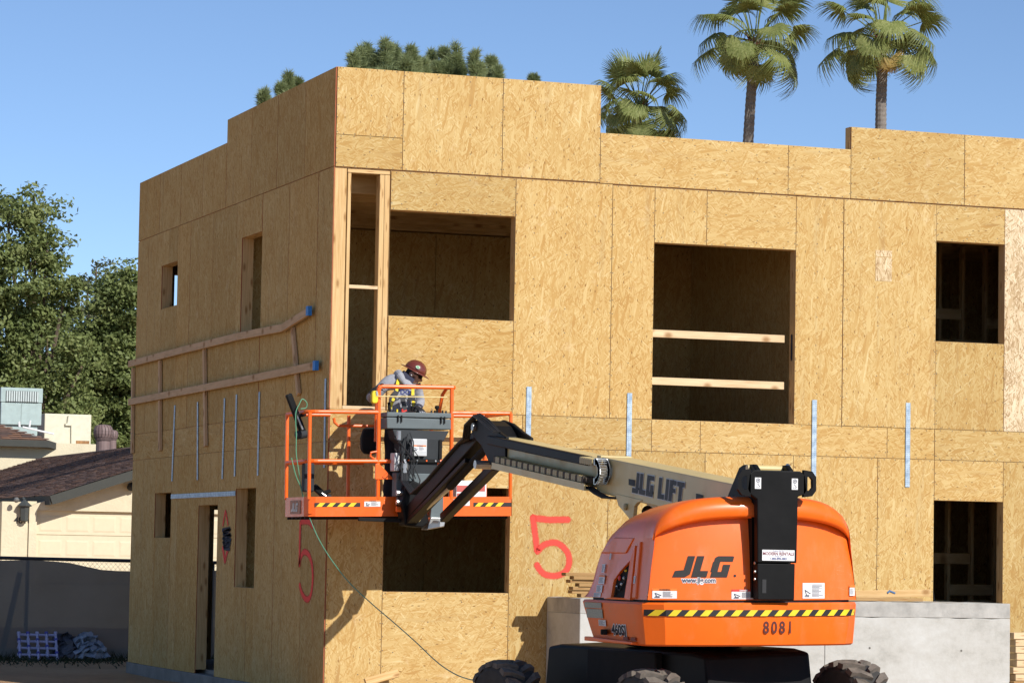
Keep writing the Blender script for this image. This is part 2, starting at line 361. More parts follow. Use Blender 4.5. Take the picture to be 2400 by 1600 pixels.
# bare studs round the tall slot at the corner
def stud(x0, x1, z0, z1, y0=0.0, y1=.14, name='stud', mat=None, par=None):
    m = MB(); W = min(x1-x0, z1-z0)
    if z1-z0 > x1-x0: m.beam(((x0+x1)/2, (y0+y1)/2, z0), ((x0+x1)/2, (y0+y1)/2, z1), y1-y0, x1-x0, (1, 0, 0))
    else: m.beam((x0, (y0+y1)/2, (z0+z1)/2), (x1, (y0+y1)/2, (z0+z1)/2), y1-y0, z1-z0)
    return m.build(name, mat or LUM, par or FRONT, bevel=.003, segs=1)
stud(.002, .146, ZF+.002, ZP-.014, name='corner_post'); stud(.160, .199, ZF+.042, ZP-.063); stud(.545, .600, ZF+.042, ZP-.063, y0=.002); stud(.604, .664, ZF+.042, ZP-.063)
stud(.156, .664, ZP-.058, ZP-.016, name='top_plate'); stud(.2, .544, 4.772, 4.812, y0=.004, y1=.06, name='blocking', mat=LUMP); stud(.15, .664, ZF+.001, ZF+.04, name='sill_plate', mat=LUMP)
# boards across the wide upper opening
stud(3.952, 5.742, 4.375, 4.465, y0=.15, y1=.188, name='guard_board', mat=LUMP); stud(3.952, 5.742, 3.81, 3.90, y0=.15, y1=.188, name='guard_board', mat=LUMP)
# concrete slab, decks, partitions, joists
SLABM = simple('slab_concrete', (.23, .215, .195), .9, var=.25, scale=3, bump=.3)
m = MB(); m.box(-.03, XE+.17, -.02, YB+.02, -.35, Z0-.051); m.build('foundation_slab', SLABM, BLD, bevel=.01)
m = MB(); m.box(.14, XE, .142, YB-.142, Z0-.05, Z0); m.build('ground_deck', SLABM, BLD)
m = MB(); m.box(.142, XE, .142, YB-.142, ZF-.04, ZF); m.build('floor_deck', simple('dark_deck', (.09, .058, .035), .9, var=.3), BLD)  # deck colour darkened to cut bounced sunlight and keep the rooms dim
m = MB(); m.box(.142, XE, .142, YB-.142, ZP+.02, ZP+.05); m.build('roof_deck', OSB, BLD)
for k in range(23):
    y = .45+k*.41
    m = MB(); m.beam((.15, y, ZP-.12), (XE-.02, y, ZP-.12), .04, .25); m.build('roof_joist', LUM, BLD)
    m = MB(); m.beam((.15, y, ZF-.18), (XE-.02, y, ZF-.18), .04, .24); m.build('floor_joist', LUM, BLD)
def part_wall(x0, x1, y0, y1, z0, z1):
    ax = 0 if x1-x0 > y1-y0 else 1; L0, L1 = ((x0, x1), (y0, y1))[ax]; n = max(1, round((L1-L0)/1.22))
    w_ = MB(); w_.box(x0+.02, x1-.02, y0+.02, y1-.02, z0, z1); W_ = w_.build('partition_wall', LUM, BLD)
    for i in range(n):
        a, b = L0+(L1-L0)*i/n+.004, L0+(L1-L0)*(i+1)/n-.004
        for s0, s1 in (((x0, x0+.02), (x1-.02, x1)) if ax else ((y0, y0+.02), (y1-.02, y1))):
            m = MB()
            if ax: m.box(s0+.0005, s1-.0005, a, b, z0+.002, z1-.002)
            else: m.box(a, b, s0+.0005, s1-.0005, z0+.002, z1-.002)
            m.build('osb_sheet', OSB, W_)
part_wall(.145, 6.40, 4.25, 4.39, ZF+.002, ZP-.25); part_wall(6.25, 6.39, .15, 4.247, ZF+.002, ZP-.25); part_wall(.145, 3.77, 4.25, 4.39, Z0+.002, ZF-.32); part_wall(3.62, 3.76, .15, 4.247, Z0+.002, ZF-.32)
part_wall(6.6, XE-.01, 4.1, 4.24, ZF+.002, ZP-.25); part_wall(3.9, XE-.01, 5.1, 5.24, Z0+.002, ZF-.32)
for z0, z1, yy in ((ZF+.05, ZP-.25, 2.3), (Z0+.05, ZF-.32, 2.0)):
    for k in range(13): stud(6.9+k*.34, 6.94+k*.34, z0, z1, yy, yy+.09, par=BLD)
    for k, (xa, xb, z) in enumerate(((8.28, 8.92, z0+.9), (8.62, 9.26, z0+1.5), (9.3, 9.94, z0+.9), (8.96, 9.6, z0+1.1), (9.64, 10.28, z0+1.4))): stud(xa, xb, z, z+.14, yy-.02, yy, name='blocking', par=BLD)
for k, (xx, zz) in enumerate(((7.95, Z0), (8.55, Z0), (8.3, ZF))):     # electrical cable hanging inside
    m = MB(); m.tube([(xx+.12*math.sin(i*.5+k), 1.7, zz+.1+i*.29) for i in range(9)], .008, 6); m.build('cable', simple('cable_sheath%d' % k, (.5, .48, .44), .5), BLD)
# tie straps
def strap_mat():
    m, t, b = nmat('strap'); g = NG(t); uv = g.n('UVMap').outputs[0]
    vo = g.n('TexVoronoi', voronoi_dimensions='2D', i_Scale=1.0, i_Randomness=.25); g.l(g.mapping(uv, (44, 44, 1)), vo.inputs['Vector'])
    no = g.n('TexNoise', i_Scale=14.0, i_Detail=4.0); g.l(uv, no.inputs[0])
    c = g.ramp(no.outputs[0], [(.35, (.27, .37, .48)), (.65, (.48, .59, .68))])
    c = g.mix(g.ramp(vo.outputs['Distance'], [(.14, (.75, .75, .75)), (.24, (0, 0, 0))]), c, (.12, .13, .15))
    g.l(c, b.inputs['Base Color']); b.inputs['Roughness'].default_value = .5; b.inputs['Metallic'].default_value = .25; return m
STRAP = strap_mat()
for x0, z0, z1 in ((2.405, 2.68, 3.72), (3.668, 2.675, 3.69), (6.067, 2.684, 3.69), (7.322, 2.672, 3.695)):
    m = MB(); m.box(x0-.031, x0+.031, -.0275, -.0245, z0, z1); m.build('tie_strap', STRAP, FRONT, bevel=.001, segs=1)
for y0, y1, z0, z1 in ((7.40, 7.34, 2.683, 3.71), (5.99, 6.08, 2.676, 3.705), (4.696, 4.675, 2.667, 3.698), (4.085, 4.083, 2.69, 3.72), (2.98, 2.989, 2.678, 3.706), (.105, .128, 2.716, 3.735)):
    m = MB(); q = [(-.022, y0-.031, z0), (-.022, y0+.031, z0), (-.022, y1+.031, z1), (-.022, y1-.031, z1)]
    m.face(q[::-1]); m.face([(-.018, *p[1:]) for p in q])
    for i in range(4): m.face([q[i], q[(i+1) % 4], (-.018, *q[(i+1) % 4][1:]), (-.018, *q[i][1:])])
    m.build('tie_strap', STRAP, LEFT)
m = MB(); m.box(-.0225, -.0175, 4.03, 7.43, 2.445, 2.505); m.build('tie_strap', STRAP, LEFT, label='long horizontal strap between the two lower side windows')
# temporary guard rail standing off the side wall
def board(pts, w_, h_, name, mat, parent):
    m = MB()
    for a, b in zip(pts, pts[1:]): m.beam(a, b, w_, h_)
    return m.build(name, mat, parent, bevel=.003, segs=1)
GX = -.078
gp = lambda x, y: Vector(atX(x, y, GX))
board([gp(303, 853), gp(430, 820), gp(560, 788), gp(663, 768), gp(722, 731)], .038, .092, 'guard_rail', LUMR, BLD)
board([gp(303, 942), gp(480, 908), gp(600, 885), gp(738, 857)], .038, .092, 'guard_rail', LUMR, BLD)
for q in (gp(726, 728), gp(742, 856)):
    m = MB(); m.box(GX-.023, GX+.023, q.y-.01, q.y+.085, q.z-.055, q.z+.055); m.build('tape_wrap', BLUE, BLD, label='bright blue tape on the rail end')
for a_, b_ in (((312, 862), (310, 1062)), ((375, 845), (375, 1056)), ((479, 815), (482, 1046)), ((686, 770), (700, 925))):
    p, q = Vector(atX(*a_, -.038)), Vector(atX(*b_, -.038)); m = MB(); m.beam(q, p, .038, .086, (0, 1, 0)); m.build('guard_post', LUMR, BLD, bevel=.003, segs=1)
# ---- spray paint
def spray(name, col):
    m, t, b = nmat(name); g = NG(t); uv = g.n('UVMap'); uv.uv_map = 'UVMap'; sp = g.n('SeparateXYZ'); g.l(uv.outputs[0], sp.inputs[0])
    no = g.n('TexNoise', i_Scale=90.0, i_Detail=3.0); tc = g.n('TexCoord'); g.l(tc.outputs['Object'], no.inputs[0])
    d = g.math('ABSOLUTE', sp.outputs[1]); d2 = g.math('ADD', d, g.math('MULTIPLY_ADD', no.outputs[0], .5, -.25))
    a = g.ramp(d2, [(.45, (1, 1, 1)), (.98, (0, 0, 0))]); g.l(a, b.inputs['Alpha'])
    b.inputs['Base Color'].default_value = (*col, 1); b.inputs['Roughness'].default_value = .8; return m
def ribbon(pts, wd, mat, parent, name='paint_mark', nrm=(0, -1, 0), label=None):
    P = [Vector(p) for p in pts]; n = Vector(nrm); fine = []
    for i in range(len(P)-1):                                       # Catmull-Rom
        p0, p1, p2, p3 = P[max(i-1, 0)], P[i], P[i+1], P[min(i+2, len(P)-1)]
        for k in range(6):
            t = k/6; fine.append(.5*((2*p1)+(p2-p0)*t+(2*p0-5*p1+4*p2-p3)*t*t+(3*p1-p0-3*p2+p3)*t**3))
    fine.append(P[-1]); m = MB(); L = []
    for i, p in enumerate(fine):
        t = (fine[min(i+1, len(fine)-1)]-fine[max(i-1, 0)]).normalized(); s = t.cross(n).normalized()*wd/2; L.append((p-s, p+s))
    for i in range(len(L)-1):
        (a, b), (c, d) = L[i], L[i+1]; m.face([a, c, d, b], 0, [(i, -1), (i+1, -1), (i+1, 1), (i, 1)])
    # soft round ends
    for e, q, sg in ((0, fine[0], -1), (-1, fine[-1], 1)):
        t = (fine[1]-fine[0] if e == 0 else fine[-1]-fine[-2]).normalized()*sg; s = t.cross(n).normalized()
        arc = [q+(s*math.cos(R(a))+t*math.sin(R(a)))*wd/2 for a in range(0, 181, 20)]
        for a, b in zip(arc, arc[1:]): m.face([q, a, b], 0, [(0, 0), (0, 1), (0, 1)])
    return m.build(name, mat, parent, label=label)
RED = spray('red_spray', (.85, .065, .045)); NAVY = spray('navy_spray', (.02, .025, .05))
z4 = lambda pts, Y=-.0165: [atY(740+x/3.36, 1180+y/3.36, Y) for x, y in pts]
ribbon(z4([(1985, 125), (1920, 124), (1850, 126), (1780, 120), (1712, 110)]), .098, RED, FRONT)
ribbon([p+Vector((0, -.0005, 0)) for p in z4([(1712, 112), (1722, 200), (1733, 280), (1742, 360), (1748, 372), (1790, 328), (1840, 308), (1890, 306), (1940, 332), (1980, 380), (1996, 430), (1990, 490), (1962, 536), (1910, 562), (1850, 566), (1800, 552), (1765, 520), (1742, 482)])], .095, RED, FRONT)
z5 = lambda pts, X=-.0175: [atX(280+x/2.1778, 880+y/2.1778, X) for x, y in pts]
ribbon(z5([(985, 765), (970, 748), (950, 742), (930, 745), (923, 752)]), .10, RED, LEFT, nrm=(-1, 0, 0))
ribbon([p+Vector((-.0005, 0, 0)) for p in z5([(923, 755), (921, 830), (919, 910), (918, 965), (924, 930), (938, 902), (955, 902), (972, 925), (984, 975), (986, 1040), (980, 1100), (968, 1135), (950, 1138), (932, 1110), (920, 1070)])], .10, RED, LEFT, nrm=(-1, 0, 0))
ribbon(z5([(528, 760), (534, 725), (541, 692), (547, 722), (553, 756)]), .065, RED, LEFT, nrm=(-1, 0, 0))
ribbon(z5([(527, 882), (533, 915), (538, 946), (545, 915), (553, 884)]), .10, RED, LEFT, nrm=(-1, 0, 0))
ribbon([p+Vector((-.001, 0, 0)) for p in z5([(526, 788), (566, 782), (528, 806), (568, 812), (526, 830), (569, 838), (527, 854), (566, 860), (530, 876), (562, 884)])], .07, NAVY, LEFT, nrm=(-1, 0, 0))
ribbon([(5.7975, .07, 4.18), (5.7975, .07, 4.32), (5.7975, .07, 4.45)], .07, NAVY, FRONT, nrm=(-1, 0, 0))

# ---------------------------------------------------------------- concrete wall in front
def conc():
    m, t, b = nmat('concrete'); g = NG(t); tc = g.n('TexCoord').outputs['Object']
    n1 = g.n('TexNoise', i_Scale=1.1, i_Detail=9.0, i_Roughness=.65); g.l(g.mapping(tc, (1, 1, 1.8)), n1.inputs[0])
    n2 = g.n('TexNoise', i_Scale=14.0, i_Detail=8.0, i_Roughness=.7); g.l(tc, n2.inputs[0])
    v = g.math('ADD', g.math('MULTIPLY', n1.outputs[0], .7), g.math('MULTIPLY', n2.outputs[0], .3))
    g.l(g.ramp(v, [(.3, (.33, .32, .285)), (.46, (.47, .46, .42)), (.65, (.56, .56, .53))]), b.inputs['Base Color']); b.inputs['Roughness'].default_value = .88
    bp = g.n('Bump', i_Strength=.3, i_Distance=.01); g.l(n2.outputs[0], bp.inputs['Height']); g.l(bp.outputs[0], b.inputs['Normal']); return m
CONC = conc()
CONC2 = simple('concrete_cap', (.40, .39, .36), .9, var=.25, scale=4, bump=.3)
CW = thing('concrete_wall', 'low grey cast concrete wall standing against the front of the building', 'wall', (5.4, -.56, 0))
def cbox(x0, x1, z0, z1, y0, name, mat):
    n = max(2, int((x1-x0)/.12)); m = MB(); rr = random.Random(int(x0*100)+int(z1*10))
    top = [z1+rr.uniform(-.008, .006) for _ in range(n+1)]
    for i in range(n):
        a, b = x0+(x1-x0)*i/n, x0+(x1-x0)*(i+1)/n
        P = [(a, y0, z0), (b, y0, z0), (b, y0, top[i+1]), (a, y0, top[i])]; Q = [(p[0], -.03, p[2]) for p in P]
        m.face(P); m.face(Q[::-1]); m.face([P[3], P[2], Q[2], Q[3]]); m.face([P[1], P[0], Q[0], Q[1]])
    m.face([(x0, -.03, z0), (x0, y0, z0), (x0, y0, top[0]), (x0, -.03, top[0])]); m.face([(x1, y0, z0), (x1, -.03, z0), (x1, -.03, top[-1]), (x1, y0, top[-1])])
    return m.build(name, mat, CW, weld=True, shade=False, bevel=.006, segs=1)
cbox(2.67, 8.15, 1.115, 1.29, -1.10, 'top_pour', CONC2); cbox(2.67, 5.72, -.2, 1.112, -1.103, 'wall_pour', CONC); cbox(5.726, 8.15, -.2, 1.112, -1.101, 'wall_pour', CONC)

TIE = simple('tie_hole', (.14, .135, .12), .95)
for x, z in ((3.4, .75), (4.6, .75), (6.3, .75), (7.5, .75), (6.3, .25), (7.5, .25)):
    m = MB(); m.lathe([(.013, 0), (.013, .001)], (x, -1.1035, z+random.uniform(-.02, .02)), (0, -1, 0), 10); m.build('tie_hole', TIE, CW)
# nail heads along the sheet edges and studs
NAIL = simple('nail_head', (.10, .085, .065), .6); m = MB(); nr = random.Random(4)
def nail(x, y, z):
    a = .0055; m.face([(x-a, y, z-a), (x+a, y, z-a), (x+a, y, z+a), (x-a, y, z+a)])
for o in FRONT.children:
    if not o.name.startswith('osb_sheet'): continue
    xs_ = [v.co.x for v in o.data.vertices]; zs_ = [v.co.z for v in o.data.vertices]; y_ = min(v.co.y for v in o.data.vertices)-.0008; x0, x1, z0, z1 = min(xs_), max(xs_), min(zs_), max(zs_)
    z = z0+.05
    while z < z1-.02:
        for x in [x0+.012, x1-.012]: nail(x+nr.uniform(-.005, .005), y_, z+nr.uniform(-.03, .03))
        if int(z/.15) % 2 == 0:
            x = (int(x0/.406)+1)*.406
            while x < x1-.05: nail(x+nr.uniform(-.012, .012), y_, z+nr.uniform(-.05, .05)); x += .406
        z += .15
    x = x0+.06
    while x < x1-.02:
        for z in (z0+.014, z1-.014): nail(x+nr.uniform(-.03, .03), y_, z+nr.uniform(-.005, .005))
        x += .16
m.build('nail_heads', NAIL, FRONT, kind='stuff')
# ================================================================ boom lift
ORANGE = simple('orange_paint', (.90, .150, .010), .38, var=.05, scale=3, coat=.12, bump=.015, bscale=3, spec=.4)
ORANGE2 = simple('basket_orange', (.90, .135, .010), .40, var=.08, scale=8, coat=.08, spec=.4)
BLACKG = simple('black_paint', (.008, .008, .008), .5, var=.3, scale=4, spec=.12)
BLACKM = simple('black_matt', (.014, .0135, .013), .8, var=.3, scale=8, spec=.2)
TAN = simple('tan_paint', (.66, .51, .235), .5, var=.07, scale=3, spec=.3)
TAN2 = simple('tan_dark', (.42, .32, .14), .5, var=.1, scale=3)
STEEL = simple('steel', (.45, .45, .44), .35, .8, var=.2)
GREYP = simple('grey_plastic', (.125, .15, .155), .6, spec=.3, var=.1)
DGREY = simple('dark_grey_plastic', (.032, .036, .039), .7, spec=.25, var=.15)
WHITE = simple('decal_white', (.78, .78, .77), .5, var=.04)
LGREY = simple('light_grey_box', (.55, .56, .56), .5, var=.06)
YEL = simple('yellow_stripe', (.85, .60, .02), .45, var=.05)
BLK = simple('black_print', (.012, .012, .013), .6, var=.2)
PRINT = simple('charcoal_print', (.030, .029, .028), .8, var=.35, scale=90)
INK = simple('ink', (.05, .06, .10), .6)
REDP = simple('red_print', (.62, .03, .02), .5)
ORP = simple('orange_print', (.85, .20, .02), .5)
RUB = simple('tyre_rubber', (.045, .042, .038), .85, var=.3, scale=10, bump=.2)
DUSTR = simple('tyre_dust', (.15, .125, .10), .92, var=.3, scale=12)
for mt in (ORANGE, ORANGE2, TAN):
    t_ = mt.node_tree; g = NG(t_); b_ = t_.nodes['Principled BSDF']; src = b_.inputs['Base Color'].links[0].from_socket; tc_ = g.n('TexCoord')
    n_ = g.n('TexNoise', i_Scale=2.3, i_Detail=9.0, i_Roughness=.72); g.l(g.mapping(tc_.outputs['Object'], (1, 1, .45)), n_.inputs[0]); v_ = g.n('TexVoronoi', feature='DISTANCE_TO_EDGE', i_Scale=3.0); g.l(g.mapping(tc_.outputs['Object'], (1, 1, 7), (.4, .3, 0)), v_.inputs['Vector'])
    dust = g.math('MULTIPLY', g.ramp(n_.outputs[0], [(.50, (0, 0, 0)), (.78, (1, 1, 1))]), .30); scr = g.math('MULTIPLY', g.math('LESS_THAN', v_.outputs['Distance'], .006), g.ramp(n_.outputs[0], [(.55, (0, 0, 0)), (.62, (.4, .4, .4))]))
    c_ = g.mix(dust, src, (.55, .36, .20)); c_ = g.mix(scr, c_, (.62, .40, .25)); g.l(c_, b_.inputs['Base Color']); g.l(g.math('MULTIPLY_ADD', dust, .9, .36), b_.inputs['Roughness'])
TL = .019
LIFT = thing('boom_lift', 'orange and tan telescopic boom lift parked in front of the building', 'boom lift', (.4, -9.3, 0))
def T(u, y, z):                       # machine stands on a slight cross slope
    return Vector((.39+u-.017*(z-1.2), y, z+TL*u*.7))
def bulge(u): return -.17*(1-min(1, (u/.96)**2))
def text_mesh(body, size, fn, mat, parent, name='lettering', shear=0, offset=0, sx=1.0, label=None, align='LEFT', spacing=1.0):
    c = bpy.data.curves.new('t', 'FONT'); c.body = body; c.size = size; c.shear = shear; c.offset = offset; c.align_x = align; c.space_character = spacing; c.resolution_u = 3
    o = bpy.data.objects.new('t', c); COL.objects.link(o); bpy.context.view_layer.update()
    me = bpy.data.meshes.new_from_object(o.evaluated_get(bpy.context.evaluated_depsgraph_get())); bpy.data.objects.remove(o); bpy.data.curves.remove(c)
    org = ROOT.get(parent.name, Vector())
    for v in me.vertices: v.co = Vector(fn(v.co.x*sx, v.co.y)) - org
    me.materials.clear(); me.materials.append(mat); me.name = name
    r = bpy.data.objects.new(name, me); COL.objects.link(r); r.parent = parent; ROOT[r.name] = org
    return tag(r, label)
def decal(fn, w_, h_, mat, parent, name='decal', nx=1, label=None):
    m = MB()
    for i in range(nx): m.face([fn(w_*i/nx, 0), fn(w_*(i+1)/nx, 0), fn(w_*(i+1)/nx, h_), fn(w_*i/nx, h_)], 0, [(0, 0), (1, 0), (1, 1), (0, 1)])
    return m.build(name, mat, parent, label=label)
def sticker(fn, w_, h_, parent, head=None, word=None, mark=True):
    """white label with a coloured header, a word, small print and a line drawing"""
    s = decal(fn, w_, h_, WHITE, parent, 'warning_decal')
    up = lambda d: (lambda a, b: fn(a, b) + fn.n*d)
    f1 = up(.0015); f2 = up(.003); m = MB(); hh = h_*.22 if head else 0
    def bar(a, b, c, d): m.face([f1(a, b), f1(c, b), f1(c, d), f1(a, d)])
    if head:
        q = MB(); q.face([f1(0, h_-hh), f1(w_, h_-hh), f1(w_, h_), f1(0, h_)]); q.build('decal_header', head, parent)
        if word: text_mesh(word, hh*1.05, lambda a, b: f2(a+w_*.5, b+h_-hh*.86), BLK if head is ORP else WHITE, parent, align='CENTER', offset=.0004)
    x0 = w_*.42 if mark else w_*.06; r_ = random.Random(int(w_*9999)); y = h_-hh-h_*.10
    while y > h_*.1:
        bar(x0, y-h_*.028, x0+(w_*.94-x0)*r_.uniform(.55, 1), y); y -= h_*.085
    if mark:                               # small line drawing of a boom
        for (a, b), (c, d) in (((.08, .12), (.30, .12)), ((.12, .2), (.3, .2)), ((.18, .2), (.10, .55)), ((.10, .55), (.30, .35)), ((.30, .35), (.36, .3))):
            p, q = Vector((a*w_, b*h_)), Vector((c*w_, d*h_)); t_ = (q-p).normalized()*.003; nn = Vector((-t_.y, t_.x)); m.face([f1(*(p-nn)), f1(*(q-nn)), f1(*(q+nn)), f1(*(p+nn))])
    m.build('decal_print', INK, parent)
    return s
class FN:
    def __init__(s, f, n): s.f = f; s.n = Vector(n)
    def __call__(s, a, b): return Vector(s.f(a, b))

# ---- chassis and wheels
TH = R(10); CF = Vector((-math.sin(TH), math.cos(TH), 0)); CR = Vector((math.cos(TH), math.sin(TH), 0)); CC = Vector((.4, -9.3, 0))
def CH(x, y, z): p = CC + CR*x + CF*y; return Vector((p.x, p.y, z + .037*x))
m = MB()
prof = [(-1.33, .50), (-1.22, .42), (1.22, .42), (1.36, .52), (1.30, .98), (1.10, 1.005), (-1.05, 1.005), (-1.24, .98)]
m.loft([[CH(x, a, b) for a, b in prof] for x in (-.52, .52)], smooth=False); CHS = m.build('chassis_frame', BLACKG, LIFT, bevel=.03, segs=2)
m = MB(); m.loft([[CH(x, a, b) for a, b in [(-.62, .62), (.5, .62), (.5, .99), (-.60, .99)]] for x in (-.60, -.523)], smooth=False); m.build('side_cover', BLACKM, CHS, bevel=.015)
for y in (-1.17, 1.17):
    m = MB(); m.beam(CH(-.80, y, .43), CH(.80, y, .43), .16, .20); m.build('axle', BLACKM, CHS, bevel=.02)
m = MB(); m.lathe([(.46, 0), (.50, .01), (.50, .05), (.46, .06)], CH(0, -.1, 1.004), n=28); m.build('slewing_ring', BLACKM, CHS)
def wheel(x, y, name='wheel'):
    c = CH(x, y, .42+(.012+.036*((CC+CR*x+CF*y).x+.45)) - .037*x*1.0); sg = 1 if x > 0 else -1; ax = CR
    W_ = MB(); r0 = .425
    W_.lathe([(.20, -.15), (.26, -.162), (.335, -.168), (.375, -.155), (.388, -.12), (.39, 0), (.388, .12), (.375, .155), (.335, .168), (.26, .162), (.20, .15)], c, ax, 36)
    ty = W_.build('wheel', RUB, LIFT, shade=True)
    lg = MB(); n = 18; fwd = Vector((CF.x, CF.y, 0))
    for k in range(n):
        for s in (-1, 1):
            a0 = 2*math.pi*(k+(.5 if s > 0 else 0))/n
            def pt(w_, da, r): a = a0+da; return c + ax*(w_*s) + (fwd*math.cos(a) + Vector((0, 0, 1))*math.sin(a))*r
            lo = [pt(.0, .20, .385), pt(.0, .32, .385), pt(.10, .19, .385), pt(.172, .12, .365), pt(.172, -.09, .365), pt(.10, -.01, .385)]
            hi = [pt(.004, .21, .428), pt(.004, .31, .428), pt(.10, .175, .428), pt(.168, .105, .408), pt(.168, -.075, .408), pt(.10, .005, .428)]
            lg.face(hi if s > 0 else hi[::-1])
            for i in range(6):
                j = (i+1) % 6; q = [lo[i], lo[j], hi[j], hi[i]]; lg.face(q if s > 0 else q[::-1])
    lg.build('tread_lugs', DUSTR, ty, weld=True, shade=False)
    rm = MB(); rm.lathe([(.235, -.12), (.225, -.10), (.12, -.06), (.11, -.10), (.07, -.11), (.001, -.11)] if sg < 0 else [(.235, .12), (.225, .10), (.12, .06), (.11, .10), (.07, .11), (.001, .11)], c, ax, 24)
    rm.build('rim', TAN2, ty)
for x, y in ((-1.0, -1.17), (1.0, -1.17), (-1.0, 1.17), (1.0, 1.17)): wheel(x, y)

# ---- counterweight (bumper)
def plan(hw, yf, n=16, r=.10, grow=0):
    """outline seen from above, left front round the tail to right front"""
    L = [(-hw+.06, yf), (-hw+.015, yf-.05)]
    L += [(-hw, -10.45)]
    for k in range(1, n):
        u = -hw+r*.4+(2*hw-r*.8)*k/n
        L.append((u, -10.93+bulge(u)-grow))
    c0 = (-hw, -10.78); L.insert(3, c0); L.insert(4, (-hw+.015, -10.86)); L += [(hw-.015, -10.86), (hw, -10.78), (hw, -10.45), (hw-.015, yf-.05), (hw-.06, yf)]
    return L
m = MB(); lv = [(1.062, .915, -9.70, -.03), (1.075, .935, -9.68, -.01), (1.20, .948, -9.60, .02), (1.34, .962, -9.52, .03), (1.395, .966, -9.49, .035), (1.412, .955, -9.50, .02)]
m.loft([[T(u, y, z) for u, y in plan(hw, yf, 18, grow=gr)] for z, hw, yf, gr in lv]); CWT = m.build('counterweight', ORANGE, LIFT, weld=True, shade=False)
CWT.data.polygons.foreach_set('use_smooth', [True]*len(CWT.data.polygons)); CWT.data.set_sharp_from_angle(angle=R(24))
def tailf(x0, z0, off=.006, ys=-10.93, grow=.033):
    def f(a, b):
        u = x0+a-.39+.017*(z0+b-1.2); zz = z0+b
        return Vector((x0+a, ys+bulge(u)-grow-off+(.05*max(0, (zz-1.432)/.64)**2+.006 if grow == 0 else 0), zz+TL*u*.7))
    return FN(f, (0, -1, 0))
# hazard stripe
BP = sorted([(u, y) for u, y in plan(.957, -9.5, 18, grow=.033) if y < -10.7]+[(-.9571, -10.60), (.9571, -10.60)])
def bumpy(x, z, off):
    u = x-.39
    if abs(u) > .95: 
        k = (abs(u)-.95); return T(math.copysign(.957+off, u), -10.78+k, z)
    for (a, ya), (b, yb) in zip(BP, BP[1:]):
        if a <= u <= b+1e-9: return T(u, ya+(yb-ya)*(u-a)/max(b-a, 1e-6)-off, z)
m = MB(); n = 60; x0, x1 = -.55, 1.40; f = lambda a, b: bumpy(a, b, .008)
for i in range(n): a, b = x0+(x1-x0)*i/n, x0+(x1-x0)*(i+1)/n; m.face([f(a, 1.305), f(b, 1.305), f(b, 1.355), f(a, 1.355)])
m.build('hazard_tape', BLK, CWT)
m = MB(); f = lambda a, b: bumpy(a, b, .012); st = .1255; x = x0+.02
while x < x1-.09:
    for q in range(3):
        a, b = x+q*.021, x+(q+1)*.021; m.face([f(a, 1.306), f(b, 1.306), f(b+.045, 1.354), f(a+.045, 1.354)])
    x += st
m.build('yellow_stripes', YEL, CWT)
STB = simple('stencil_brown', (.085, .014, .010), .7)
for k, ch in enumerate('8081'):
    x_ = .410+k*.072; text_mesh(ch, .135, (lambda q: lambda a, b: bumpy(q+a, 1.168+b, -.007))(x_), STB, CWT, 'fleet_number', offset=.0030, sx=.80, align='CENTER')
# ---- hood
def ztop(t): return 1.925+.335*max(0, 1-abs(t)**4)**.5
def zin(t): return 1.905+.185*max(0, 1-abs(t)**2.8)**.6
NT = 26; ts = [math.sin(math.pi/2*(-1+2*i/NT))**1 for i in range(NT+1)]
m = MB(); NV = 6; YT = -10.90
def tailpt(t, v):
    u0, u1 = .925*t, .862*t; z = 1.432+(zin(t)+.02-1.432)*v; u = u0+(u1-u0)*v
    return T(u, YT+bulge(u)+.05*v*v, z)
for i in range(NT):
    for j in range(NV): m.face([tailpt(ts[i], j/NV), tailpt(ts[i+1], j/NV), tailpt(ts[i+1], (j+1)/NV), tailpt(ts[i], (j+1)/NV)], 0, None, True)
m.build('rear_panel', ORANGE, LIFT, weld=True)
def ringK(y, k, drop=0):
    """section of the side shell: base left, up over the arch, base right"""
    r = []
    for v in (0, .3, .6, .85): r.append((-.93+.065*v, 1.432+(1.925-1.432)*v*k))
    for t in ts: r.append((.868*t, 1.432+(ztop(t)-1.432)*k))
    for v in (.85, .6, .3, 0): r.append((.93-.065*v, 1.432+(1.925-1.432)*v*k))
    return [T(u, y + (bulge(u)*max(0, (-10.3-y)/.62) if y < -10.3 else 0), z) for u, z in r]
m = MB(); m.loft([ringK(y, k) for y, k in ((-10.90, .99), (-10.84, 1.0), (-10.6, .99), (-10.3, .955), (-10.05, .90), (-9.86, .80), (-9.72, .64), (-9.62, .42), (-9.54, .18), (-9.48, .02))], closed=False)
HOOD = m.build('hood', ORANGE, LIFT, weld=True); HOOD.data.set_sharp_from_angle(angle=R(38))
# brow: thick rolled lip over the rear panel
m = MB(); rings = []
for i, t in enumerate(ts):
    u = .868*t; yb = YT+.05+bulge(u); zi, zo = zin(t), ztop(t)+.004; s_ = min(1, (1-abs(t))*6+.25); pr = .10*s_
    rings.append([T(u, yb-.02, zi+.012), T(u*1.004, yb-pr*.72, zi), T(u*1.01, yb-pr, zi+.03*s_), T(u*1.012, yb-pr*.98, zi+(zo-zi)*.55), T(u*1.008, yb-pr*.70, zo-.025*s_), T(u*1.003, yb-pr*.2, zo), T(u, yb+.16, zo-.004)])
for a, b in zip(rings, rings[1:]):
    for k in range(6): m.face([a[k], b[k], b[k+1], a[k+1]], 0, None, True)
m.build('hood_brow', ORANGE, LIFT, weld=True)
# rubber gap line between counterweight and hood
m = MB(); m.loft([[T(u, y, z) for u, y in plan(.90, -9.56, 18, grow=-.05)] for z in (1.405, 1.445)], smooth=False); m.build('gap_seal', BLK, LIFT)
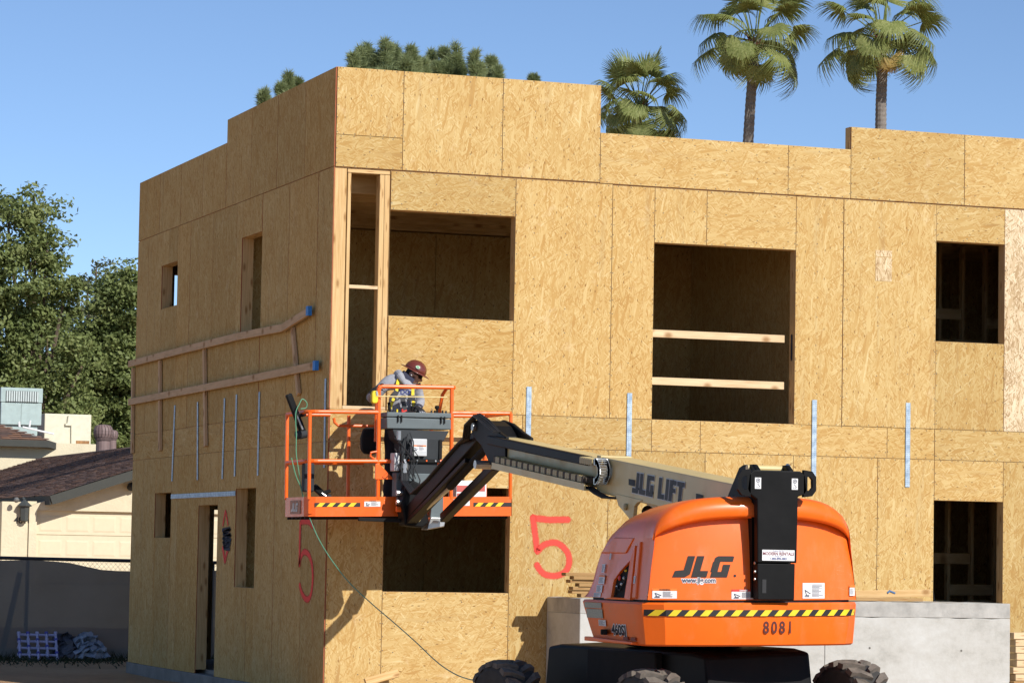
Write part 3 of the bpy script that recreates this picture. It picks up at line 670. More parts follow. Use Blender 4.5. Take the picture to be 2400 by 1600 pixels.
# side panel with framed bay, its inner shade painted as a black face (left side)
def SD(y, z, d=0): return T(-.93+.13*(z-1.432)-d, y, z)
op = [(-10.49, 1.44), (-10.19, 1.44), (-10.215, 1.58), (-10.33, 1.655), (-10.52, 1.745)]
fr = [(-10.60, 1.425), (-10.03, 1.425), (-10.075, 1.60), (-10.25, 1.73), (-10.575, 1.865)]
m = MB()
for i in range(5):
    j = (i+1) % 5
    m.face([SD(*fr[i], -.01), SD(*fr[j], -.01), SD(*fr[j], .022), SD(*fr[i], .022)]); m.face([SD(*fr[i], .022), SD(*fr[j], .022), SD(*op[j], .028), SD(*op[i], .028)]); m.face([SD(*op[i], .028), SD(*op[j], .028), SD(*op[j], -.03), SD(*op[i], -.03)])
m.build('control_bay_frame', ORANGE, LIFT, weld=True, shade=False)
m = MB(); m.face([SD(*p, .003) for p in op]); BAY = m.build('control_bay', BLACKM, LIFT)
for yy, zz, mt, rr in ((-10.30, 1.60, REDP, .022), (-10.36, 1.55, WHITE, .012), (-10.40, 1.60, STEEL, .015), (-10.27, 1.53, STEEL, .012), (-10.42, 1.66, YEL, .010)):
    m = MB(); m.lathe([(rr*.6, 0), (rr, .006), (rr, .014), (rr*.5, .02)], SD(yy, zz, .004), (-1, 0, 0), 10); m.build('switch', mt, BAY)
m = MB(); m.tube([SD(-10.24, 1.46, .012), SD(-10.28, 1.52, .022), SD(-10.35, 1.50, .018), SD(-10.45, 1.60, .014)], .007, 6); m.build('hose', BLK, BAY)
m = MB(); m.loft([[SD(y, z, d) for y, z in ((-10.70, 1.44), (-10.62, 1.44), (-10.60, 1.86), (-10.66, 1.90))] for d in (-.01, .016)], smooth=False); m.build('corner_pillar', ORANGE, LIFT, bevel=.008)
m = MB(); m.loft([[SD(y, z, d) for y, z in ((-9.78, 1.80), (-10.35, 1.80), (-10.50, 1.93), (-10.05, 1.93))] for d in (-.03, .008)], smooth=False); m.build('side_blister', ORANGE, LIFT, bevel=.01)
sidef = lambda y0, z0, d=.004: FN(lambda a, b: SD(y0-a, z0+b, d), (-1, 0, 0))
lowf = lambda y0, z0, d=.012: FN(lambda a, b: T(-(.948+.1*(z0+b-1.2))-d+.012*max(0, (y0-a+10.45)/.85), y0-a, z0+b), (-1, 0, 0))
for y0, z0, w_, h_, hd in ((-9.82, 1.545, .13, .075, ORP), (-9.79, 1.475, .13, .06, None), (-9.86, 1.64, .06, .07, None), (-10.0, 1.75, .03, .05, None), (-10.62, 1.56, .04, .06, None)): sticker(sidef(y0, z0, .019 if y0 < -10.6 else .005), w_, h_, LIFT, hd, None, False)
sticker(sidef(-9.74, 1.435, .004), .16, .035, LIFT, None, None, False)
MESHD = simple('ribbed_decal', (.33, .36, .30), .5, var=.25, scale=60)
decal(lowf(-9.60, 1.345, .006), .40, .045, MESHD, LIFT, 'side_decal'); decal(lowf(-9.63, 1.262, .006), .38, .075, MESHD, LIFT, 'side_decal'); sticker(lowf(-9.90, 1.20, .007), .17, .05, LIFT, None, None, False)
text_mesh('460SJ', .115, lowf(-10.19, 1.137, .004), WHITE, CWT, 'model_lettering', offset=.011, sx=1.28); text_mesh('460SJ', .115, lowf(-10.19, 1.137, .0065), PRINT, CWT, 'model_lettering', offset=.003, sx=1.28)
m = MB(); m.beam(lowf(-9.98, 1.15, 0)(0, 0), lowf(-9.98, 1.15, .07)(.20, .005), .05, .045); m.build('door_latch', BLACKM, LIFT, bevel=.006)
m = MB(); m.loft([[T(-.965-d, y, z) for y, z in ((-9.66, 1.07), (-10.72, 1.07), (-10.72, 1.09), (-9.66, 1.105))] for d in (-.03, .02)], smooth=False); m.build('lower_rib', ORANGE, CWT, bevel=.006)
for y in (-10.46, -10.62):
    m = MB(); m.box(0, 1, 0, 1, 0, 1); m = MB(); m.loft([[T(-.951-d, yy, z) for yy, z in ((y, 1.10), (y-.10, 1.10), (y-.10, 1.125), (y, 1.125))] for d in (-.02, .004)], smooth=False); m.build('drain_slot', simple('slot%d' % int(-y*100), (.25, .035, .005), .6), CWT)
# rear lettering: slanted heavy J L G built letter by letter
def logo(f, hgt, mat, parent, grow=0.0, sh=.30, name='logo_letter'):
    Lr = {'J': [[(.02, 0), (.60, 0), (.80, .14), (.80, .34), (.46, .34), (.06, .30)], [(.46, .34), (.80, .34), (.80, 1), (.46, 1)]],
          'L': [[(.90, 0), (1.62, 0), (1.62, .30), (1.24, .30), (.90, .30)], [(.90, .30), (1.24, .30), (1.24, 1), (.90, 1)]],
          'G': [[(1.80, .0), (2.62, 0), (2.62, .26), (2.12, .26), (1.80, .26)], [(1.74, .26), (2.08, .26), (2.08, .74), (1.74, .74)], [(1.78, .74), (2.70, .74), (2.70, .98), (2.62, 1.0), (1.90, 1.0), (1.78, .92)], [(2.26, .26), (2.62, .26), (2.62, .60), (2.26, .60), (2.26, .44), (2.28, .42)]]}
    for ch, polys in Lr.items():
        m = MB()
        for p in polys:
            cx = sum(a for a, b in p)/len(p); cy = sum(b for a, b in p)/len(p)
            q = [(a+grow*(1 if a > cx else -1), b+grow*(1 if b > cy else -1)) if grow else (a, b) for a, b in p]
            m.face([f((a+sh*b)*hgt, b*hgt) for a, b in q], 0, q)
        m.build(name, mat, parent)
logo(tailf(-.355, 1.615, .012, YT, 0), .170, PRINT, LIFT)
m = MB(); ff = tailf(.158, 1.628, .010, YT, 0); m.face([ff(.011*math.cos(k*math.pi/6), .011*math.sin(k*math.pi/6)) for k in range(12)]); m.build('logo_dot', PRINT, LIFT)
text_mesh('www.jlg.com', .058, tailf(-.275, 1.573, .010, YT, 0), WHITE, LIFT, 'web_lettering', offset=.006, sx=.90); text_mesh('www.jlg.com', .058, tailf(-.275, 1.573, .013, YT, 0), INK, LIFT, 'web_lettering', offset=.0012, sx=.90)
sticker(tailf(-.505, 1.445, .012, YT+.0, 0), .19, .078, LIFT, ORP, 'WARNING'); sticker(tailf(.130, 1.440, .010, YT, 0), .205, .078, LIFT, REDP, 'DANGER')
sticker(tailf(.765, 1.445, .012, YT, 0), .215, .125, LIFT, None, None); sticker(tailf(1.235, 1.465, .02, YT, 0), .055, .085, LIFT, ORP, None, False)
# ---- tower
YV = -11.20
twf = lambda x0, z0, d: FN(lambda a, b: Vector((x0+a, YV-d, z0+b)), (0, -1, 0))
to = lambda a, b, d: (a, YV+.0+d, b)
m = MB(); m.prism([(.285, 1.735), (.63, 1.735), (.635, 2.27), (.70, 2.29), (.715, 2.32), (.70, 2.44), (.655, 2.475), (.245, 2.475), (.20, 2.44), (.185, 2.32), (.20, 2.29), (.275, 2.24)], to, -.02, .05); TWR = m.build('rear_tower_plate', BLACKG, LIFT, bevel=.008)
m = MB(); m.prism([(.30, 1.437), (.622, 1.437), (.625, 1.73), (.292, 1.73)], to, .0, .10); m.build('tower_foot', BLACKG, TWR, bevel=.008)
m = MB(); m.prism([(.335, 1.49), (.37, 1.49), (.37, 1.60), (.335, 1.60)], to, -.004, .0); m.build('slot', BLK, TWR)
m = MB(); m.prism([(.292, 1.45), (.63, 1.45), (.635, 2.26), (.28, 2.26)], to, .10, .34); m.build('tower_core', BLACKG, TWR)
def lug(cx, cz, sg):
    m = MB(); out = [(.0, -.10), (.055, -.10), (.09, -.055), (.09, .055), (.055, .10), (.0, .10)]; inn = [(.012, -.055), (.04, -.055), (.06, -.03), (.06, .03), (.04, .055), (.012, .055)]
    out = [(-.02, -.11)]+out[1:5]+[(-.02, .11)]; n = 6
    for d, flip in ((-.02, 0), (.02, 1)):
        for i in range(n):
            j = (i+1) % n; q = [to(cx+sg*out[i][0], cz+out[i][1], d), to(cx+sg*out[j][0], cz+out[j][1], d), to(cx+sg*inn[j][0], cz+inn[j][1], d), to(cx+sg*inn[i][0], cz+inn[i][1], d)]; m.face(q)
    for i in range(n):
        j = (i+1) % n
        m.face([to(cx+sg*out[i][0], cz+out[i][1], -.02), to(cx+sg*out[j][0], cz+out[j][1], -.02), to(cx+sg*out[j][0], cz+out[j][1], .02), to(cx+sg*out[i][0], cz+out[i][1], .02)])
        m.face([to(cx+sg*inn[i][0], cz+inn[i][1], -.02), to(cx+sg*inn[j][0], cz+inn[j][1], -.02), to(cx+sg*inn[j][0], cz+inn[j][1], .02), to(cx+sg*inn[i][0], cz+inn[i][1], .02)])
    m.build('lifting_eye', BLACKG, TWR, weld=True, shade=False)
lug(.196, 2.372, -1); lug(.705, 2.376, 1)
for cx in (.278, .603):
    f = twf(cx-.027, 2.325, .023); decal(f, .054, .09, WHITE, TWR, 'hook_decal'); f2 = twf(cx, 2.37, .0245)
    m = MB(); rr = [f2(.018*math.cos(a*math.pi/8), .022+.018*math.sin(a*math.pi/8)) for a in range(16)]; ri = [f2(.013*math.cos(a*math.pi/8), .022+.013*math.sin(a*math.pi/8)) for a in range(16)]
    for i in range(16): j = (i+1) % 16; m.face([rr[i], rr[j], ri[j], ri[i]])
    m.face([f2(-.004, .014), f2(.004, .014), f2(.004, .022), f2(-.004, .022)]); m.face([f2(-.009, .022), f2(.009, .022), f2(0, .033)])
    hk = [(.0, 0.0), (.0, -.012), (.010, -.018), (.012, -.028), (.004, -.036), (-.008, -.034), (-.012, -.026)]
    for (a, b), (c, d) in zip(hk, hk[1:]): m.face([f2(a-.003, b), f2(a+.003, b), f2(c+.003, d), f2(c-.003, d)])
    m.build('hook_symbol', INK, TWR)
f = twf(.322, 1.752, .024); decal(f, .285, .086, WHITE, TWR, 'rental_decal'); NAVYP = simple('navy_print', (.05, .07, .22), .5); MAROON = simple('maroon_print', (.20, .03, .05), .5)
f = twf(.322, 1.752, .0255)
text_mesh('MODERN RENTALS', .0345, lambda a, b: f(a+.1425, b+.044), MAROON, TWR, align='CENTER', offset=.0007, sx=.93); text_mesh('1-800-898-3883', .023, lambda a, b: f(a+.1425, b+.008), NAVYP, TWR, align='CENTER', offset=.0006, sx=1.0)
text_mesh('Products For Pro', .014, lambda a, b: f(a+.1425, b+.072), NAVYP, TWR, align='CENTER'); text_mesh('Tempe, AZ', .013, lambda a, b: f(a+.1425, b+.030), NAVYP, TWR, align='CENTER')
for X0 in (.285, .575):
    m = MB(); m.prism([(-10.52, 2.20), (-10.82, 2.505), (-10.90, 2.525), (-11.10, 2.525), (-11.17, 2.48), (-11.17, 2.20)], lambda a, b, d: (X0+d, a, b), 0, .045); m.build('boom_upright', BLACKG, LIFT, bevel=.012)
m = MB(); m.cyl((.27, -11.02, 2.495), (.66, -11.02, 2.495), .028, 14); m.build('pivot_pin', TAN, LIFT)
m = MB(); m.lathe([(.03, 0), (.045, .005), (.045, .02), (.02, .03)], (.62, -11.02, 2.495), (1, 0, 0), 14); m.build('pin_collar', STEEL, LIFT)
for zz in (1.60, 1.66, 1.73):
    m = MB(); m.lathe([(.012, 0), (.012, .008), (.004, .012)], (.286, YV+.03, zz), (-1, 0, 0), 8); m.build('bolt', STEEL, TWR)

# ---- boom
S0 = .0984
def bz(y, d=0): return 2.393+S0*(y+10.384)+d          # top edge of the boom
BX0, BX1 = .36, .66
m = MB(); m.loft([[(BX0, y, bz(y)-h_), (BX1, y, bz(y)-h_), (BX1, y, bz(y)), (BX0, y, bz(y))] for y, h_ in ((-11.0, .30), (-10.4, .335), (-7.50, .335))], smooth=False); BOOM = m.build('boom', TAN, LIFT, bevel=.012, segs=2)
m = MB(); m.loft([[(BX0+.025, y, bz(y)-.30), (BX1-.025, y, bz(y)-.30), (BX1-.025, y, bz(y)-.022), (BX0+.025, y, bz(y)-.022)] for y in (-7.6, -4.55)], smooth=False); m.build('fly_section', TAN, LIFT, bevel=.01)
m = MB(); m.loft([[(BX0-.004, y, bz(y)-.345), (BX1+.004, y, bz(y)-.345), (BX1+.004, y, bz(y)+.008), (BX0-.004, y, bz(y)+.008)] for y in (-7.56, -7.46)], smooth=False); m.build('boom_collar', TAN, BOOM, bevel=.006)
for X0 in (BX0-.002, BX1-.022):
    m = MB(); m.prism([(-7.93, 2.33), (-8.02, 2.22), (-8.29, 2.10), (-8.37, 2.10), (-8.40, 2.21), (-8.46, 2.24), (-8.60, 2.262)], lambda a, b, d: (X0+d, a, b), -.006, .03); m.build('cylinder_lug', TAN, BOOM, bevel=.004)
m = MB(); m.lathe([(.022, 0), (.03, .004), (.03, .02), (.012, .026)], (BX0-.008, -8.22, 2.208), (-1, 0, 0), 12); m.build('lug_pin', TAN2, BOOM)
m = MB(); m.cyl((.51, -8.32, 2.17), (.51, -9.9, 1.75), .055, 14); LC = m.build('lift_cylinder', BLACKG, LIFT); m = MB(); m.cyl((.44, -8.5, 2.14), (.43, -9.7, 1.95), .018, 8); m.build('hose', BLK, LC)
# flat lettering on the boom's left side: JLG LIFT with bars
def boomf(y0, dz, off): return FN(lambda a, b: Vector((BX0-off, y0-a, bz(y0-a)-.335+dz+b)), (-1, 0, 0))
def heavy(letters, f, hgt, mat, parent, grow=0.0, sh=.30):
    G = {'J': [[(.0, 0), (.62, 0), (.62, .24), (.0, .24)], [(.34, .24), (.62, .24), (.62, 1), (.34, 1)]], 'L': [[(0, 0), (.62, 0), (.62, .24), (0, .24)], [(0, .24), (.28, .24), (.28, 1), (0, 1)]],
         'G': [[(0, 0), (.68, 0), (.68, .2), (0, .2)], [(0, .2), (.28, .2), (.28, .78), (0, .78)], [(0, .78), (.68, .78), (.68, 1), (0, 1)], [(.40, .2), (.68, .2), (.68, .56), (.40, .56)]],
         'I': [[(0, 0), (.28, 0), (.28, 1), (0, 1)]], 'F': [[(0, 0), (.28, 0), (.28, 1), (0, 1)], [(.28, .78), (.62, .78), (.62, 1), (.28, 1)], [(.28, .42), (.56, .42), (.56, .62), (.28, .62)]], 'T': [[(.20, 0), (.48, 0), (.48, .78), (.20, .78)], [(0, .78), (.70, .78), (.70, 1), (0, 1)]]}
    x = 0
    for ch in letters:
        if ch == ' ': x += .42; continue
        m = MB()
        for p in G[ch]:
            x0_, x1_ = min(a for a, b in p), max(a for a, b in p); y0_, y1_ = min(b for a, b in p), max(b for a, b in p)
            x0_ -= grow; x1_ += grow; y0_ -= grow; y1_ += grow
            m.face([f((a+x+sh*b)*hgt*1.22, b*hgt) for a, b in ((x0_, y0_), (x1_, y0_), (x1_, y1_), (x0_, y1_))])
        m.build('boom_letter', mat, parent); x += max(a for p in G[ch] for a, b in p)+.10
heavy('JLG LIFT', boomf(-8.335, .075, .004), .185, LGREY, BOOM, .045, .16); heavy('JLG LIFT', boomf(-8.335, .075, .007), .185, simple('charcoal', (.035, .035, .036), .6), BOOM, 0, .16)
for y0 in (-8.25, -9.78): decal(boomf(y0, .135, .005), .15, .055, BLK, BOOM, 'letter_bar')
# rail, power track and tray on the left side
m = MB(); m.loft([[(.29, y, bz(y)-.10), (.357, y, bz(y)-.10), (.357, y, bz(y)-.012), (.29, y, bz(y)-.012)] for y in (-7.36, -4.60)], smooth=False); m.build('black_rail', BLACKG, LIFT, bevel=.01)
m = MB(); yy = (-7.5, -4.95)
m.loft([[(.22, y, bz(y)-.318), (.38, y, bz(y)-.318), (.38, y, bz(y)-.305), (.235, y, bz(y)-.305), (.235, y, bz(y)-.255), (.22, y, bz(y)-.255)] for y in yy], smooth=False); TRAY = m.build('track_tray', TAN, LIFT)
for y in (-4.95, -5.6, -6.3, -7.0):
    m = MB(); m.beam((.224, y, bz(y)-.31), (.34, y, bz(y)-.31), .06, .02); m.build('tray_bracket', TAN, TRAY, bevel=.004)
TRK = MB(); TRK.loft([[(.245, y, bz(y)-.25), (.33, y, bz(y)-.25), (.33, y, bz(y)-.20), (.245, y, bz(y)-.20)] for y in (-7.45, -4.95)], smooth=False); TRACK = TRK.build('power_track', simple('track_dirty', (.085, .065, .045), .8, var=.5, scale=30), LIFT)
lk = None
def link(y, z, ang, k):
    m = MB(); c, s = math.cos(ang), math.sin(ang)
    def P(a, b): return (y+a*c-b*s, z+a*s+b*c)
    for X0 in (.236, .333):
        m.prism([P(-.025, -.026), P(.012, -.032), P(.024, -.02), P(.024, .02), P(.012, .032), P(-.025, .026)], lambda a, b, d: (X0+d, a, b), 0, .008)
    a_, b_ = P(0, .03); m.beam((.244, a_, b_), (.333, a_, b_), .02, .006); return m.build('track_link', TRACK.data.materials[0] if k == 0 else (STEEL if k == 9 else TAN2), TRACK)
n = 46
for k in range(n): y = -4.98-k*.054; link(y, bz(y)-.222, math.atan(S0), k % 3)
for k in range(15):
    a = math.pi*(k-.2)/13.6; yc = -7.62; zc = bz(-7.62)-.135; link(yc-.10*math.sin(a)-.10, zc-.088*math.cos(a), math.pi+a, 9)
for k in range(6): y = -7.62+k*.054; link(y, bz(y)-.05, math.atan(S0), 1)
for k in range(4):
    m = MB(); m.tube([(.27+.02*k, -7.42, bz(-7.42)-.29), (.28+.02*k, -7.6, bz(-7.6)-.33), (.30+.02*k, -7.75, bz(-7.75)-.355), (.36+.02*k, -7.95, bz(-7.95)-.345)], .012, 6); m.build('hose', BLK, TRACK)

# ---- nose and jib
z1 = lambda x, y, Y: atY(640+x/3.485, 820+y/3.485, Y)
z1X = lambda x, y, X: atX(640+x/3.485, 820+y/3.485, X)
for X0 in (.36, .62):
    m = MB(); m.prism([(-4.95, 2.60), (-4.95, 2.93), (-4.72, 2.99), (-4.40, 3.09), (-4.12, 3.135), (-3.94, 3.12), (-3.88, 3.05), (-3.97, 2.96), (-4.22, 2.86), (-4.50, 2.66)], lambda a, b, d: (X0+d, a, b), 0, .04); m.build('boom_nose_plate', BLACKG, LIFT, bevel=.01)
m = MB(); m.loft([[(.40, y, z), (.62, y, z), (.62, y, z+h_), (.40, y, z+h_)] for y, z, h_ in ((-4.62, 2.90, .05), (-4.42, 2.93, .13), (-4.2, 2.95, .17), (-3.98, 3.02, .09))], smooth=False); m.build('nose_box', BLACKG, LIFT, bevel=.015)
m = MB(); m.cyl((.33, -4.02, 3.06), (.69, -4.02, 3.06), .04, 14); m.build('nose_pin', STEEL, LIFT)
J0 = Vector((.50, -4.02, 3.04)); J1 = z1(1135, 1335, -1.52)
m = MB(); d_ = (J1-J0).normalized(); m.beam(J0-d_*.05, J1+d_*.02, .15, .15); JIB = m.build('jib', BLACKG, LIFT, bevel=.012)
m = MB(); nn = Vector((0, .32, .947)); m.beam(J0+nn*-.14+d_*.55+Vector((-.02, 0, 0)), J1+nn*-.10+Vector((-.02, 0, 0)), .12, .05); m.build('jib_lower_plate', BLACKG, JIB, bevel=.006)
K0 = z1(1825, 940, -4.25); K1 = z1(1395, 1370, -1.62)
m = MB(); m.beam(K0, K1, .09, .10); m.build('leveling_link', BLACKG, LIFT, bevel=.012)
m = MB(); m.cyl(K0+Vector((-.08, -.05, .0)), K0+Vector((-.25, -.05, .0)), .045, 12); m.build('link_pin', STEEL, LIFT)
m = MB(); m.cyl(J0+nn*-.17+d_*.1, J0+nn*-.16+d_*1.3, .045, 12); JC = m.build('jib_cylinder', BLACKM, LIFT); m = MB(); m.cyl(J0+nn*-.165+d_*1.3, J1+nn*-.10-d_*.35, .025, 10); m.build('rod', STEEL, JC)
for k, (o_, r_) in enumerate(((-.03, .013), (-.008, .011), (.014, .013), (.034, .010))):
    m = MB(); m.tube([(.34+o_, -4.75, 2.98), (.33+o_, -4.45, 3.08+.01*k), (.34+o_, -4.12, 3.165+.008*k), (.33+o_, -3.88, 3.08), (.36+o_, -3.75, 2.95), J0+d_*.7+nn*.10+Vector((-.06+o_, 0, 0)), J0+d_*1.8+nn*.09+Vector((-.06+o_, 0, 0)), J1-d_*.25+nn*.14+Vector((-.05+o_, 0, 0)), (.42+o_, -1.52, 2.55), (.44+o_, -1.45, 2.75)], r_, 7); m.build('hydraulic_hose', BLK, LIFT)
# ---- basket
BSK = None
YF, YR = -1.25, -.40; XL, XR = -.60, 1.755
def B(x, y, z): return Vector((x-.010*(z-2.2), y, z+.0235*(x-.6)+.0))
r_ = .0225
m = MB(); m.loft([[B(x, y, z) for x, y in ((XL-.01, YR), (XL-.01, YF+.10), (XL+.02, YF+.02), (XL+.09, YF-.015), (XR+.015, YF-.015), (XR+.015, YR))] for z in (2.170, 2.385)], cap=False, smooth=False)
BSK = m.build('platform_toeboard', ORANGE2, LIFT, label='orange toe board around the platform floor', shade=False)
sol = BSK.modifiers.new('t', 'SOLIDIFY'); sol.thickness = .006
m = MB(); m.face([B(x, y, 2.20) for x, y in ((XL, YF), (XR, YF), (XR, YR), (XL, YR))]); m.face([B(x, y, 2.196) for x, y in ((XL, YR), (XR, YR), (XR, YF), (XL, YF))]); m.build('platform_floor', STEEL, BSK)
for k in range(5): m = MB(); m.beam(B(XL, YF+.1+k*.17, 2.165), B(XR, YF+.1+k*.17, 2.165), .04, .05); m.build('floor_bearer', BLACKM, BSK)
def rail(pts, name='rail', r=r_, closed=False):
    m = MB(); m.tube([B(*p) for p in pts], r, 10, closed=closed); return m.build(name, ORANGE2, BSK)
def corner(x, y, dx, dy, z, k=5, rr=.11):      # rounded rail corner
    return [(x+dx*rr*(1-math.sin(math.pi/2*i/k)), y+dy*rr*(1-math.cos(math.pi/2*i/k)), z) for i in range(k+1)]
for z, nm in ((3.315, 'top_rail'), (2.775, 'mid_rail')):
    c1 = [(XL, YR, z)] + [(XL+.11*(1-math.cos(math.pi/2*i/5)), YF+.11*(1-math.sin(math.pi/2*i/5)), z) for i in range(6)]
    gl = .205 if nm == 'top_rail' else XR
    rail(c1+[(gl, YF, z)], nm)
    if nm == 'top_rail': rail([(1.05, YF, z), (XR-.02, YF, z), (XR, YF+.02, z), (XR, YR, z)], nm)
    else: rail([(XR, YF, z), (XR, YR, z)], nm)
    rail([(XL, YR, z), (-.10 if nm == 'top_rail' else .30, YR, z)], nm); rail([(.45, YR, z), (XR, YR, z)], nm)
rail([(-.06, YR-.01, 3.28), (-.05, YR-.01, 3.23), (-.01, YR-.01, 3.195), (.42, YR-.01, 3.19)], 'entry_bar', .017)
for x, y, z1_ in ((XL+.02, YF+.01, 3.31), (XL, YR, 3.31), (.12, YR, 3.31), (XR, YF, 3.31), (XR, YR, 3.31), (.205, YF, 3.575), (1.055, YF, 3.585), (.48, YR, 3.31), (1.1, YR, 3.31)): rail([(x, y, 2.36), (x, y, z1_)], 'post', .0205 if z1_ < 3.5 else .0225)
rail([(.205, YF, 3.56), (.215, YF, 3.588), (.24, YF, 3.60), (1.07, YF, 3.598), (1.085, YF+.01, 3.595)], 'console_guard', .0235); rail([(1.055, YF, 3.597), (1.01, YF+.05, 3.59), (.985, YF+.12, 3.52), (.98, YF+.20, 3.35), (1.0, YF+.24, 3.15)], 'console_guard', .02); rail([(.215, YF, 3.597), (.22, YF+.06, 3.59), (.23, YF+.14, 3.50), (.24, YF+.2, 3.30), (.25, YF+.24, 3.0)], 'console_guard', .02)
rail([(.20, YF, 2.78), (.16, YF, 2.80), (.115, YF, 2.83), (.12, YF, 2.87), (.20, YF, 2.885)], 'hand_loop', .012)
rail([(XR-.22, YR+.02, 2.375), (XR-.02, YR+.02, 2.36), (XR-.02, YR+.02, 2.9)], 'gate_bar', .010)
m = MB(); m.prism([(.165, 2.575), (.385, 2.575), (.21, 2.745), (.165, 2.745)], lambda a, b, d: B(a, YF-.022+d, b), -.01, .012); m.build('gusset_plate', ORANGE2, BSK, bevel=.004)
# hazard tape on the toe board
def toef(x0, z0, off): return FN(lambda a, b: B(x0+a, YF-.0155-off, z0+b), (0, -1, 0))
for x0, x1 in ((-.52, .0), (1.315, 1.762)):
    decal(toef(x0, 2.275, .004), x1-x0, .045, BLK, BSK, 'hazard_tape', 4); m = MB(); x = x0+.015; f = toef(0, 2.275, .006)
    while x < x1-.10: m.face([f(x, .001), f(x+.062, .001), f(x+.105, .044), f(x+.043, .044)]); x += .12
    m.build('yellow_stripes', YEL, BSK)
sticker(toef(.045, 2.277, .005), .185, .072, BSK, ORP, 'WARNING'); sticker(toef(1.08, 2.285, .005), .19, .072, BSK, None, None)
m = MB(); FE = FN(lambda a, b: B(XL-.014, YF+.12+.0-a*-1, 2.20+b), (-1, 0, 0))
decal(FN(lambda a, b: B(XL-.016, YR-.22-a, 2.20+b), (-1, 0, 0)), .42, .15, simple('worn_side_decal', (.42, .18, .09), .6, var=.5, scale=20), BSK, 'worn_decal')
logo(FN(lambda a, b: B(XL-.019, YR-.27-a, 2.225+b), (-1, 0, 0)), .095, simple('faded_letter', (.62, .60, .56), .6), BSK, 0, .2)
# control console, valve block and rotator in front of the basket
m = MB(); m.prism([(.262, 3.125), (1.01, 3.135), (1.005, 3.25), (.255, 3.25)], lambda a, b, d: (a, -1.30+d, b), -.05, .24); CON = m.build('control_console', GREYP, LIFT, bevel=.012)
m = MB(); m.prism([(.252, 3.256), (1.01, 3.26), (1.005, 3.318), (.26, 3.308)], lambda a, b, d: (a, -1.30+d, b), -.056, .245); m.build('console_lid', GREYP, CON, bevel=.012)
for cx in (.405, .905):
    for dx in (-.02, .02): m = MB(); m.beam((cx+dx, -1.362, 3.20), (cx+dx, -1.362, 3.275), .018, .012, (1, 0, 0)); m.build('latch', BLACKM, CON)
for cx, h_, mt in ((.32, .03, BLACKM), (.36, .05, DGREY), (.40, .03, YEL), (.46, .035, REDP), (.80, .03, DGREY), (.84, .03, BLACKM), (.93, .03, BLACKM), (.97, .03, DGREY)):
    m = MB(); m.cyl((cx, -1.27, 3.312), (cx, -1.27, 3.315+h_), .011, 8); m.build('toggle', mt, CON)
m = MB(); m.lathe([(.012, 0), (.012, .04), (.026, .055), (.028, .075), (.018, .085)], (.865, -1.27, 3.315), n=12); m.build('joystick', BLACKM, CON)
m = MB(); m.loft([[(a, -1.34, 3.12), (b, -1.34, 3.12), (b, -1.12, 3.12), (a, -1.12, 3.12)] if z > 3.1 else [(a, -1.36, z), (b, -1.36, z), (b, -1.12, z), (a, -1.12, z)] for a, b, z in ((.33, .99, 3.12), (.36, .93, 3.02), (.42, .88, 2.97), (.44, .86, 2.80), (.40, .84, 2.62), (.42, .80, 2.46))], smooth=False); m.build('console_stand', DGREY, LIFT, bevel=.01)
for x0, x1, z0, z1_, yy, mt, nm in ((.34, .40, 2.66, 2.86, -1.40, LGREY, 'junction_box'), (.36, .80, 2.38, 2.64, -1.42, GREYP, 'rotator_body'), (.86, .90, 2.80, 3.02, -1.38, BLACKM, 'side_bracket')):
    m = MB(); m.box(x0, x1, yy, yy+.16, z0, z1_); m.build(nm, mt, LIFT, bevel=.01)
m = MB(); m.box(.525, .70, -1.445, -1.365, 2.83, 3.02); JB = m.build('switch_box', LGREY, LIFT, bevel=.008)
sticker(FN(lambda a, b: Vector((.538+a, -1.4465, 2.885+b)), (0, -1, 0)), .15, .065, JB, ORP, 'WARNING')
m = MB(); m.box(.47, .87, -1.40, -1.36, 2.765, 2.80); AB = m.build('slotted_bar', BLACKM, LIFT)
for k in range(4): m = MB(); m.lathe([(.010, 0), (.010, .008)], (.50+k*.105, -1.402, 2.782), (0, -1, 0), 8); m.build('bolt', STEEL if k % 2 else ORANGE2, AB)
m = MB(); m.lathe([(.03, 0), (.042, .01), (.042, .10), (.03, .12), (.02, .16)], (.435, -1.46, 2.63), n=12); m.build('filter_canister', STEEL, LIFT)
m = MB(); m.cyl((.37, -1.45, 3.0), (.37, -1.45, 3.10), .025, 10); m.build('plug_connector', STEEL, LIFT)
rh = random.Random(5)
for k in range(11):
    p0 = Vector((rh.uniform(.33, .52), -1.42, rh.uniform(2.85, 3.1))); p3 = Vector((rh.uniform(.36, .62), -1.46, rh.uniform(2.25, 2.6)))
    m = MB(); m.tube([p0, p0+Vector((rh.uniform(-.06, .1), -.05, -.10)), (p0+p3)/2+Vector((rh.uniform(-.1, .1), -.06, 0)), p3+Vector((rh.uniform(-.04, .06), -.03, .08)), p3], rh.uniform(.004, .008), 6); m.build('control_cable', BLK if k % 3 else DGREY, LIFT)
